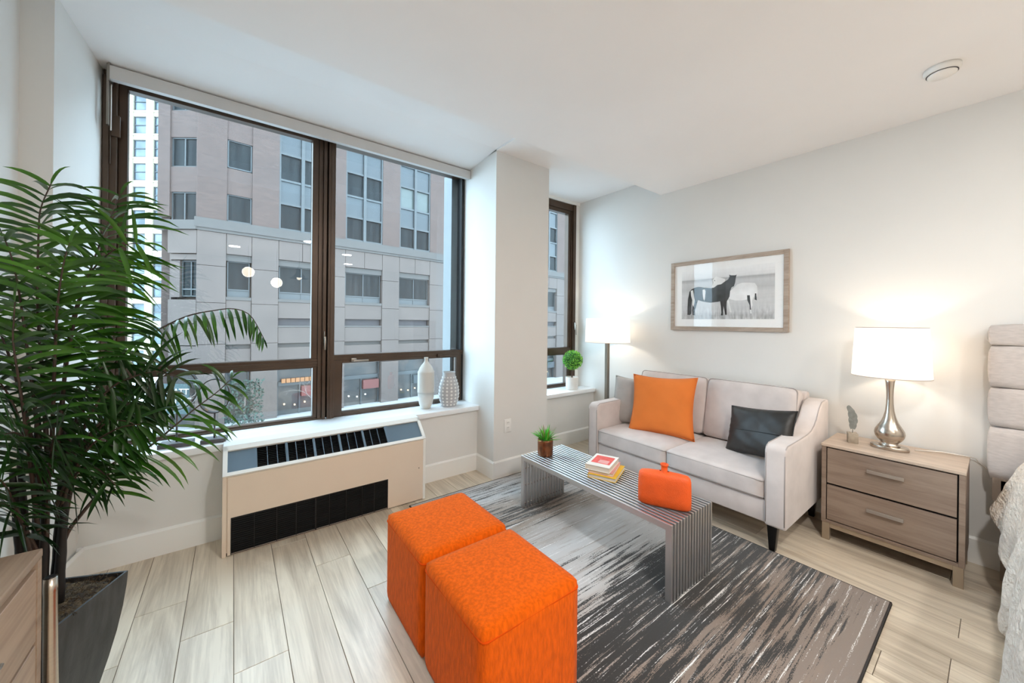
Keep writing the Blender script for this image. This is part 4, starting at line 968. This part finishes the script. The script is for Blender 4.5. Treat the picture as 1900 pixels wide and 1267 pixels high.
def resample(pts, n):
    pts = [Vector(p) for p in pts]; d = [0]
    for a, b2 in zip(pts[:-1], pts[1:]): d.append(d[-1]+(b2-a).length)
    out = []
    for k in range(n):
        t_ = d[-1]*k/(n-1); j = 0
        while j < len(d)-2 and d[j+1] < t_: j += 1
        f = (t_-d[j])/(d[j+1]-d[j]); p0 = pts[max(j-1, 0)]; p1 = pts[j]; p2 = pts[j+1]; p3 = pts[min(j+2, len(pts)-1)]
        out.append(.5*((2*p1)+(p2-p0)*f+(2*p0-5*p1+4*p2-p3)*f*f+(3*p1-p0-3*p2+p3)*f**3))
    return out
rl = random.Random(5)
def leaflet(b, p, d, side, L_, w_, droop, n=6):
    d = d.normalized(); vs_ = []; dd = d.copy(); wv = side
    for k in range(n+1):
        tt = k/n; ww = w_*(min(1, .35+tt*3.2) if tt < .3 else (1 if tt < .55 else max(.03, 1-((tt-.55)/.45)**1.6)))
        wv2 = (wv-dd*wv.dot(dd)).normalized(); nr = dd.cross(wv2)
        vs_ += [p-wv2*ww/2+nr*ww*.18, p.copy(), p+wv2*ww/2+nr*ww*.18]
        p = p+dd*L_/n; dd = (dd+Vector((0, 0, -droop/n*(.5+tt)))).normalized()
    fs = []
    for k in range(n): a = k*3; fs += [(a, a+1, a+4, a+3), (a+1, a+2, a+5, a+4)]
    b.add(vs_, fs, 0, True)
def clampleaf(b):
    for v in b.v:
        if v.x < XL+.01: v.x = XL+.01
        if v.y > 3.02: v.y = 3.02
def make_frond(pts, cf):
    st, ll, dr, n, dp, det = cf; P_ = resample(pts, 40); rad = [.0065-.005*k/39 for k in range(40)]
    fr = obj('frond', B().tube(P_, rad, 6), m_rachis, pm)
    rest = B()
    for k in range(n):
        f = st+(1-st)*(k+.5)/n; q = f*39; j = min(38, int(q)); p = P_[j].lerp(P_[j+1], q-j); tg = (P_[min(39, j+2)]-P_[max(0, j-2)]).normalized()
        rot = rl.uniform(-.45, .45)
        sd = tg.cross(VD).normalized(); sd = (Matrix.Rotation(rot, 3, tg)@sd)
        prof_ = math.sin(PI*(.18+.74*(k+.5)/n))**.6
        for sg in (-1, 1):
            L_ = ll*prof_*rl.uniform(.85, 1.12)
            d = sd*sg*(1-.45*dp)+tg*rl.uniform(.15, .55)+Vector((0, 0, -.9*dp+.12*(1-dp)))+VD*rl.uniform(-.35, .35)
            if dp > .8 and sd.z*sg > 0: d = sd*sg*.1+tg*.6+Vector((0, 0, -.5))-VD*.8
            b = B() if det else rest
            wv = tg+VD*rl.uniform(-.6, .6)
            leaflet(b, p, d, wv, L_, rl.uniform(.0105, .016), dr*rl.uniform(.7, 1.2))
            if det: clampleaf(b); obj('leaflet', b, m_leaf, fr)
    if k == n-1:   # terminal blade
        b = B() if det else rest
        leaflet(b, P_[-1], (P_[-1]-P_[-3]), sd, ll*.3, .010, dr*1.5)
        if det: clampleaf(b); obj('leaflet', b, m_leaf, fr)
    if not det: clampleaf(rest); setp(obj('foliage', rest, m_leaf_shaded if dp or ll < .21 else m_leaf, fr), kind='stuff')
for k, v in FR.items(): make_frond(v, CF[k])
for k in range(6):   # inner fronds that fill the heart of the plant
    a = rl.uniform(-2.6, 1.2); z0 = rl.uniform(.55, .8); ln = rl.uniform(.25, .42); dx, dy = math.cos(a), math.sin(a)
    c0 = Vector((-.475+.02*dx, 1.84+.02*dy, z0))
    pts = [c0, c0+Vector((dx*.05, dy*.05, ln*.4)), c0+Vector((dx*.11, dy*.11, ln*.75)), c0+Vector((dx*.19, dy*.19, ln*.95)), c0+Vector((dx*.26, dy*.26, ln))]
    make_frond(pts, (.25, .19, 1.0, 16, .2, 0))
for k, (dx, dy, tx, ty, z1) in enumerate(((-.02, .0, -.006, .02, 1.0), (.02, .01, .02, .03, .95), (.0, -.02, .01, -.03, .9), (.03, -.015, .02, -.02, .85), (-.035, -.02, -.02, -.03, .85), (.01, .03, .015, .02, .95), (-.04, .02, -.03, .03, .9))):
    b = B(); pts = [(-.476+dx+tx*q/8, 1.85+dy+ty*q/8, .38+(z1-.38)*q/8) for q in range(9)]
    b.tube(pts, [.012-.0007*q+(.0018 if q % 2 else 0) for q in range(9)], 9); obj('stem', b, m_cane, pm)

# ------------------------------------------------------------------ sill objects
def ring_orn(label, cx, cy, zc, rw, rh, bw, bd_, ang):
    t = thing('ring_ornament', label, 'ornament', (cx, cy, ZSI), 'ring ornaments on the sill')
    M = Matrix.Translation((cx, cy, ZSI))@Matrix.Rotation(ang, 4, 'Z')
    obj('base', bx(-bw/2, bw/2, -bd_/2, bd_/2, 0, .024, M=M), m_slab, t, bevel=.002)
    zb = zc-rh
    obj('rod', B().tube([M@Vector((0, 0, .02)), M@Vector((0, 0, zb-ZSI))], .005, 8), m_slab, t)
    b = B(); n = 48; vs_ = []; wd = .020; th_ = .006
    for k in range(n):
        a = 2*PI*k/n
        for (rr, yy) in ((0, -wd), (0, wd), (-th_, wd), (-th_, -wd)):
            vs_.append(M@Vector(((rw+rr)*math.cos(a), yy, zc-ZSI+(rh+rr)*math.sin(a))))
    b.add(vs_, [(k*4+q, k*4+(q+1) % 4, ((k+1) % n)*4+(q+1) % 4, ((k+1) % n)*4+q) for k in range(n) for q in range(4)], 0, False)
    rg_ = obj('ring', b, m_ringm, t)
    for a0 in (.4, 1.2, 2.2, 3.1, 4.0, 5.2):
        b = B(); vs_ = []
        for k in range(4):
            a = a0+.08*k
            for yy in (-.012, .012):
                vs_.append(M@Vector(((rw-th_-.0006)*math.cos(a), yy, zc-ZSI+(rh-th_-.0006)*math.sin(a))))
        b.add(vs_, [(2*k, 2*k+1, 2*k+3, 2*k+2) for k in range(3)]); obj('gold_patch', b, m_gold, rg_)
ring_orn('taller oval ring ornament on a slate base behind the palm', -.262, 2.915, .907, .100, .120, .150, .09, R(-8))
ring_orn('smaller ring ornament on a slate base next to the wall heater', -.088, 2.885, .855, .078, .105, .12, .085, R(-8))

def lv_(prof, c, n=40, **k): return B().lathe(prof, c, n, **k)
vx, vy = 1.325, 2.975
t = thing('bottle_vase', 'tall ribbed bottle vase on the sill by the column', 'vase', (vx, vy, ZSI))
pr0 = [(.034, 0), (.040, .004), (.056, .04), (.066, .09), (.070, .14)]
z = .14
rib = []
while z < .315: rib += [(.0715, z), (.0695, z+.006)]; z += .010
pr0 += rib+[(.064, .325), (.054, .35), (.040, .372), (.026, .388), (.018, .402), (.0145, .418), (.0165, .430), (.0185, .437), (.014, .438), (.011, .42)]
obj('vase_body', lv_(pr0, (vx, vy, ZSI), cap=False), m_tallv, t)
vx2, vy2 = 1.535, 2.955
t = thing('dotted_vase', 'squat grey vase with raised white dots beside the column', 'vase', (vx2, vy2, ZSI))
PV = [(.060, 0), (.068, .006), (.078, .04), (.088, .085), (.090, .12), (.085, .17), (.074, .215), (.060, .255), (.053, .278), (.053, .292), (.056, .300), (.051, .301), (.047, .285), (.046, .25)]
obj('vase_body', lv_(PV, (vx2, vy2, ZSI), cap=False), m_grayv, t)
b = B()
def pvr(z):
    for (r0, z0), (r1, z1) in zip(PV[:-1], PV[1:]):
        if z0 <= z <= z1: return r0+(r1-r0)*(z-z0)/max(1e-6, z1-z0)
    return .05
for row in range(9):
    z = .022+row*.029; rr = pvr(z); nd = 14
    for k in range(nd):
        a = 2*PI*(k+.5*(row % 2)*0)/nd; p = Vector((vx2+rr*math.cos(a), vy2+rr*math.sin(a), ZSI+z)); n_ = Vector((math.cos(a), math.sin(a), .1)); tt = Vector((-math.sin(a), math.cos(a), 0)); uu = Vector((0, 0, 1)); q = .0105*(rr/.09)**.7
        vs_ = [p+n_*.0035]+[p+tt*q*math.cos(c*PI/4)+uu*q*math.sin(c*PI/4)*1.1-n_*.0005 for c in range(8)]
        b.add(vs_, [(0, 1+c, 1+(c+1) % 8) for c in range(8)], 0, True)
obj('raised_dots', b, m_whitec, t)

tx_, ty_ = 3.04, 2.90
t = thing('topiary_ball', 'small boxwood topiary ball in a white pot on the narrow window sill', 'potted plant', (tx_, ty_, ZSI))
obj('pot', B().lathe([(.058, 0), (.062, .004), (.068, .02), (.070, .13), (.070, .142), (.064, .142), (.062, .12), (.0001, .118)], (tx_, ty_, ZSI), 36), m_whitec, t)
obj('stem', B().tube([(tx_, ty_, ZSI+.115), (tx_+.004, ty_, ZSI+.18), (tx_+.006, ty_, ZSI+.27)], .007, 8), m_twig, t)
tc = Vector((tx_+.010, ty_, .905))
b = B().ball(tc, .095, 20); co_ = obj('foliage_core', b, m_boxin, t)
b = B(); rn = random.Random(2)
for k in range(1500):
    zz = rn.uniform(-1, 1); a = rn.uniform(0, 2*PI); n_ = Vector((math.sqrt(1-zz*zz)*math.cos(a), math.sqrt(1-zz*zz)*math.sin(a), zz)); rr = rn.uniform(.092, .113)
    p = tc+n_*rr; tt = n_.cross(Vector((rn.uniform(-1, 1), rn.uniform(-1, 1), rn.uniform(-1, 1)))).normalized(); uu = (n_+tt*rn.uniform(-1.2, 1.2)).normalized(); vv = uu.cross(tt).normalized(); q = .0085
    b.add([p-uu*q, p+vv*q*.55, p+uu*q, p-vv*q*.55], [(0, 1, 2, 3)], 0, True)
setp(obj('leaves', b, m_box, t), kind='stuff')

# ------------------------------------------------------------------ outside: red-grey tower across the street
AF = R(5.7); FO = Vector((-1.557, 24.979, 0)); FD = Vector((math.cos(AF), math.sin(AF), 0)); FN = Vector((-math.sin(AF), math.cos(AF), 0))
fb = thing('office_tower', 'pinkish brick and grey stone building across the street', 'building', (FO.x, FO.y, -4.5))
MF = Matrix(((FD.x, FN.x, 0, FO.x), (FD.y, FN.y, 0, FO.y), (0, 0, 1, 0), (0, 0, 0, 1)))
CD = -rgt; CN = Vector((math.sin(YAW), math.cos(YAW), 0))       # chamfer face, u runs to the left
MC = Matrix(((-CD.x, CN.x, 0, FO.x), (-CD.y, CN.y, 0, FO.y), (0, 0, 1, 0), (0, 0, 0, 1)))
def fobj(nm, boxes, m_, M, parent=None, bev=0):
    b = B()
    for q in boxes: b.box(*q, M=M)
    # keep texture axes aligned with the facade: object rotated
    return obj(nm, b, m_, parent or fb, bevel=bev, segs=1)
TOP = 17.0; UE = 46.0
starts = [3.64+3.73*k for k in range(11)]
piers = [(0, 1.22), (2.35, 3.64)]+[(s_+2.47, s_+3.73) for s_ in starts]
fobj('core_wall', [(0, UE, .9, 1.2, -4.5, TOP)], m_fspan, MF)
for (a, b_) in piers: fobj('brick_pier', [(a, b_, 0, 1.0, 6.6, TOP)], m_fbrick, MF)
for (z0, z1) in ((6.0, 6.6), (8.1, 9.5), (11.05, 12.5), (14.0, TOP)): fobj('brick_spandrel', [(1.22, 2.35, .06, 1.0, z0, z1)], m_fbrick, MF)
rows3 = ((6.65, 8.15), (9.55, 11.1), (12.65, 14.2))
def fwin(nm, M, u0, u1, z0, z1, cols, d=.12, ml=.06, gm=None, sillh=0):
    f = fobj(nm, [(u0, u1, d, d+.2, z0, z0+ml), (u0, u1, d, d+.2, z1-ml, z1), (u0, u0+ml, d, d+.2, z0, z1), (u1-ml, u1, d, d+.2, z0, z1)]+[(u0+(u1-u0)*k/cols-ml/2, u0+(u1-u0)*k/cols+ml/2, d, d+.2, z0, z1) for k in range(1, cols)], m_fmetal, M)
    for k in range(cols):
        a = u0+(u1-u0)*k/cols+ml/2; b_ = u0+(u1-u0)*(k+1)/cols-ml/2
        fobj('pane', [(a, b_, d+.06, d+.09, z0+ml, z1-ml)], gm or m_fglass, M, f)
    return f
for (z0, z1) in rows3:
    fwin('window', MF, 1.24, 2.33, z0+(.0), z1-.04, 1)
rf = random.Random(8)
for bi, s_ in enumerate(starts):
    u0, u1 = s_, s_+2.47
    fobj('mullion', [(u0, u0+.09, .04, .4, 6.6, 15.6), (u1-.09, u1, .04, .4, 6.6, 15.6), ((u0+u1)/2-.09, (u0+u1)/2+.09, .0, .4, 6.6, 15.6)]+[(u0, u1, .05, .4, z-.06, z+.06) for z in (6.66, 8.17, 9.54, 11.1, 12.64, 14.2, 15.6)], m_fmetal, MF)
    for c in range(2):
        a = u0+.09 if c == 0 else (u0+u1)/2+.09; b_ = a+1.0
        for (z0, z1) in rows3: fobj('window', [(a, b_+.05, .2, .25, z0+.06, z1-.05)], m_fglassl if (bi in (2, 5) and z0 == 9.55) or rf.random() < .06 else m_fglass, MF)
        for (z0, z1) in ((8.23, 9.48), (11.16, 12.58), (14.26, 15.54)): fobj('spandrel_panel', [(a, b_+.05, .14, .25, z0, z1)], m_fspan, MF)
    fobj('brick_spandrel', [(u0, u1, .06, 1.0, 15.66, TOP)], m_fbrick, MF)
fobj('ledge', [(-.1, UE, -.12, 1.0, 6.1, 6.6), (-.05, UE, -.06, 1.0, 5.95, 6.1)], m_fledge, MF)
# granite panels in the stone storeys
def panels(M, u0, u1, z0, z1, d0, nu, nz, m_=m_fstone, depth=.5, nm='stone_panel'):
    for i in range(nu):
        for j in range(nz):
            a = u0+(u1-u0)*i/nu; b_ = u0+(u1-u0)*(i+1)/nu; c = z0+(z1-z0)*j/nz; d = z0+(z1-z0)*(j+1)/nz; g = .012
            fobj(nm, [(a+g, b_-g, d0, d0+depth, c+g, d-g)], m_, M)
bays = [(1.22, 2.35, 1)]+[(s_, s_+2.47, 2) for s_ in starts]
for k, (a, b_) in enumerate(piers):
    if k > 9: nz = [(-4.5, 5.95)]
    else: nz = [(-4.5, -1.5), (-1.5, 0.0), (0.0, 2.2), (2.2, 4.15), (4.15, 5.95)]
    for (c, d) in nz: panels(MF, a, b_, c, d, 0, 1, 1)
for k, (a, b_, n_) in enumerate(bays):
    panels(MF, a, b_, 4.85, 5.95, .0, 1 if n_ == 1 else 2, 1)
    fobj('lintel', [(a, b_, .12, .5, 4.5, 4.85)], m_fledge, MF)
    fwin('window', MF, a+.06, b_-.06, 2.55, 4.5, n_, .25, .05)
    fobj('window_rail', [(a+.06, b_-.06, .22, .3, 2.92, 2.98), (a+.06, b_-.06, .28, .31, 2.6, 2.92)], m_fmetal, MF)
    fobj('window_sill', [(a, b_, .02, .5, 2.38, 2.55)], m_fledge, MF)
    panels(MF, a, b_, 1.42, 2.38, .06, 1, 1)
    if n_ == 2:
        fobj('vent_slot', [(a+.05, b_-.05, .35, .5, 1.0, 1.42)], m_vent, MF)
        fobj('vent_sill', [(a, b_, .04, .5, .90, 1.0)], m_fledge, MF)
        panels(MF, a, b_, -.05, .90, .06, 1, 1)
    else: panels(MF, a, b_, -.05, 1.42, .06, 1, 1)
    fobj('band_recess', [(a, b_, .30, .5, -.62, -.05)], m_fledge, MF)
    panels(MF, a, b_, -1.5, -.28, .1, 1, 1)
    # shop front
    f = fobj('shop_front', [(a, b_, .5, .6, -4.5, -1.5)], m_shopin, MF)
    fobj('shop_beam', [(a, b_, .35, .5, -2.6, -2.35), (a+.03, a+.1, .35, .5, -4.5, -1.5), (b_-.1, b_-.03, .35, .5, -4.5, -1.5), ((a+b_)/2-.04, (a+b_)/2+.04, .4, .5, -4.5, -2.6)], m_fmetal, MF, f)
    if n_ == 2:
        fobj('shop_awning', [(a+1.3, b_-.1, .15, .5, -3.3, -2.7)], m_awn if k in (1, 2) else m_fspan, MF, f)
        for q in range(3): fobj('shop_lamp', [(a+.4+q*.55, a+.47+q*.55, .38, .48, -3.75-.1*(q % 2), -3.67-.1*(q % 2))], m_shop if k != 2 else m_shopw, MF, f)
fobj('lit_sign', [(3.9+.25*q, 4.1+.25*q, .25, .36, -2.42, -2.18) for q in range(8)], m_orangesign, MF)
# chamfered corner
fobj('corner_wall', [(-2.04, 0, .6, 1.0, -4.5, TOP), (-2.04, -1.42, 0, 1.0, 6.6, TOP), (-.05, 0, 0, 1.0, 6.6, TOP), (-1.42, -.05, .06, 1.0, 7.9, 9.2), (-1.42, -.05, .06, 1.0, 10.72, 12.1), (-1.42, -.05, .06, 1.0, 13.6, TOP)], m_fbrick, MC)
for (z0, z1) in ((6.42, 7.9), (9.2, 10.72), (12.1, 13.6)): fwin('window', MC, -1.41, -.06, z0, z1, 2)
fobj('ledge', [(-2.1, .05, -.12, 1.0, 5.95, 6.42)], m_fledge, MC)
fobj('side_wall', [(-2.04, -1.6, .25, 9, -4.5, TOP)], m_fbrick, MC)
for (a, b_, c, d, dd) in ((-1.5, 0, 4.72, 5.93, 0), (-1.48, 0, 4.40, 4.70, .1), (-1.5, -1.02, 2.45, 4.38, .2), (-1.46, 0, 1.1, 2.34, .0), (-1.46, 0, -.05, 1.08, .05), (-1.5, 0, -1.6, -.07, .1), (-2.04, -1.52, -4.5, 5.93, .25)): fobj('stone_panel', [(a+.01, b_-.01, dd, .7, c+.01, d-.01)], m_fstone, MC)
fwin('window', MC, -1.0, -.03, 2.5, 4.38, 2, .3, .05); fobj('window_rail', [(-1.0, -.03, .28, .33, 2.85, 2.92)], m_fmetal, MC)
fobj('shop_front', [(-1.5, 0, .4, .6, -4.5, -1.6)], m_shopin, MC)

# hotel blade sign
def text(name, body, size, M, m_, parent, ext=.02):
    cu = bpy.data.curves.new(name, 'FONT'); cu.body = body; cu.size = size; cu.extrude = ext; cu.align_x = 'LEFT'; cu.space_character = 1.05
    o = bpy.data.objects.new(name, cu); C.objects.link(o); dg = bpy.context.evaluated_depsgraph_get(); dg.update()
    me = bpy.data.meshes.new_from_object(o.evaluated_get(dg)); C.objects.unlink(o); bpy.data.objects.remove(o)
    me.materials.clear(); me.materials.append(m_); t_ = bpy.data.objects.new(name, me); C.objects.link(t_); t_.parent = parent
    t_.matrix_local = Matrix.Translation(-OFF[parent.name])@M; return t_
hs = thing('hotel_sign', 'pale teal sign panel with white capital letters on the stone corner across the street', 'sign', MC@Vector((-.9, -.5, -3.2)))
b = B(); b.box(-1.5, .05, -.5, -.38, -3.45, -1.95, M=MC); obj('panel', b, m_teal, hs)
def TM(u, z): return MC@Matrix.Translation((u, -.51, z))@Matrix.Rotation(R(90), 4, 'X')
text('lettering', 'HYATT', .40, TM(-1.20, -2.45), m_brick, hs); text('lettering', 'CENTRIC', .40, TM(-1.46, -2.90), m_brick, hs)

# cream tower farther away
KO = fwd*45; MK = Matrix(((rgt.x, fwd.x, 0, KO.x), (rgt.y, fwd.y, 0, KO.y), (0, 0, 1, 0), (0, 0, 0, 1)))
cb = thing('cream_tower', 'cream brick high-rise with small blue windows seen at the left of the large window', 'building', KO+rgt*-46)
OFF[cb.name] = KO+rgt*-46; cb.location = KO+rgt*-46
def kobj(nm, boxes, m_, parent=None):
    b = B()
    for q in boxes: b.box(*q, M=MK)
    return obj(nm, b, m_, parent or cb)
kcols = [(-61.6, -60.0), (-59.1, -57.5), (-56.6, -55.0), (-54.1, -52.5), (-51.6, -50.0), (-49.05, -47.45), (-46.5, -44.9), (-44.0, -42.4), (-41.5, -39.9), (-39.0, -37.4)]
zt = [28.9-2.86*k for k in range(12)]
kobj('wall', [(-63, -34, .35, 8, -4.5, 33)], m_fcream)
ed = [-63]+[v for c in kcols for v in c]+[-34]
for a, b_ in zip(ed[::2], ed[1::2]): kobj('pier', [(a, b_, 0, .4, -4.5, 33)], m_fcream)
for k, z1 in enumerate(zt+[-5.4]):
    ztop = 33 if k == 0 else zt[k-1]-2.1
    kobj('spandrel_band', [(-63, -34, .06, .4, z1, ztop), (-63, -34, -.08, .3, ztop-.25, ztop-.1)], m_fcream)
wp = None
for c in kcols:
    for z1 in zt:
        f = kobj('window', [(c[0], c[1], .15, .25, z1-2.1, z1-2.0), (c[0], c[1], .15, .25, z1-.1, z1), (c[0], c[0]+.1, .15, .25, z1-2.1, z1), (c[1]-.1, c[1], .15, .25, z1-2.1, z1), (c[0], c[1], .12, .25, z1-1.08, z1-1.0)], m_fmetal)
        kobj('pane', [(c[0]+.1, c[1]-.1, .22, .24, z1-2.0, z1-.1)], m_cglass, f)

# street, trees
struct('ground', bx(-90, 90, 3.6, 24.5, -4.7, -4.5), m_road, 'grey street below the windows')
struct('sidewalk', bx(-60, 70, 19.5, 30, -4.62, -4.36), m_pave, 'pale sidewalk in front of the stone building')
b = B(); rn = random.Random(6)
for k in range(900):
    a = rn.uniform(0, 6.28); q = rn.random()**.5; p = Vector((.45+.85*q*math.cos(a), 23.1+.45*q*math.sin(a), rn.uniform(-4.3, -1.75)))
    d1 = Vector((rn.uniform(-1, 1), rn.uniform(-1, 1), rn.uniform(-1, 1))).normalized()*.09; d2 = d1.cross(Vector((rn.uniform(-1, 1), rn.uniform(-1, 1), rn.uniform(-1, 1)))).normalized()*.05
    b.add([p-d1, p+d2, p+d1, p-d2], [(0, 1, 2, 3)])
tb = thing('street_bush', 'dark green bush in front of the shop windows across the street', 'bush', (.45, 23.1, -4.36))
setp(obj('leaves', b, m_tarp, tb), kind='stuff')
obj('trunk', B().tube([(.45, 23.1, -4.36), (.5, 23.1, -2.6)], .05, 6), m_barkl, tb)
setp(obj('street_canopy', B().add([(13.2, 23.5, -3.1), (15.6, 24.2, -3.1), (15.4, 25.4, -3.1), (13.0, 24.7, -3.1), (14.6, 24.4, -1.9)], [(0, 1, 4), (1, 2, 4), (2, 3, 4), (3, 0, 4), (3, 2, 1, 0)]), m_umb), 'blue pointed street canopy behind the vases', 'canopy')
def tree(label, x, y, h_, seed):
    rn = random.Random(seed); t = thing('bare_tree', label, 'tree', (x, y, -4.4), 'bare street trees')
    b = B(); p = Vector((x, y, -4.4)); pts = [p, p+Vector((.05, 0, h_*.3)), p+Vector((.0, .05, h_*.45))]
    obj('trunk', B().tube(pts, [.07, .055, .045], 8), m_barkl, t)
    def br(p, d, L_, r_, n):
        q = p+d*L_*.5+Vector((rn.uniform(-.1, .1), rn.uniform(-.1, .1), 0))*L_; e = p+d*L_
        b.tube([p, q, e], [r_, r_*.75, r_*.5], 5, cap=False)
        if n: 
            for k in range(3):
                d2 = (d+Vector((rn.uniform(-.8, .8), rn.uniform(-.8, .8), rn.uniform(-.4, .35)))).normalized(); br(q if k == 0 else e, d2, L_*rn.uniform(.55, .8), r_*.5, n-1)
    for k in range(5):
        a = rn.uniform(0, 6.28); br(pts[-1], Vector((math.cos(a)*.7, math.sin(a)*.7, .75)).normalized(), h_*.25, .03, 4)
    setp(obj('branches', b, m_barkl, t), kind='stuff')
tree('bare street tree at the left in front of the green wrapped bush', -2.3, 21.3, 3.0, 4)
tree('bare street tree in front of the stone pier with the lit sign beyond', 3.6, 21.8, 2.9, 9)
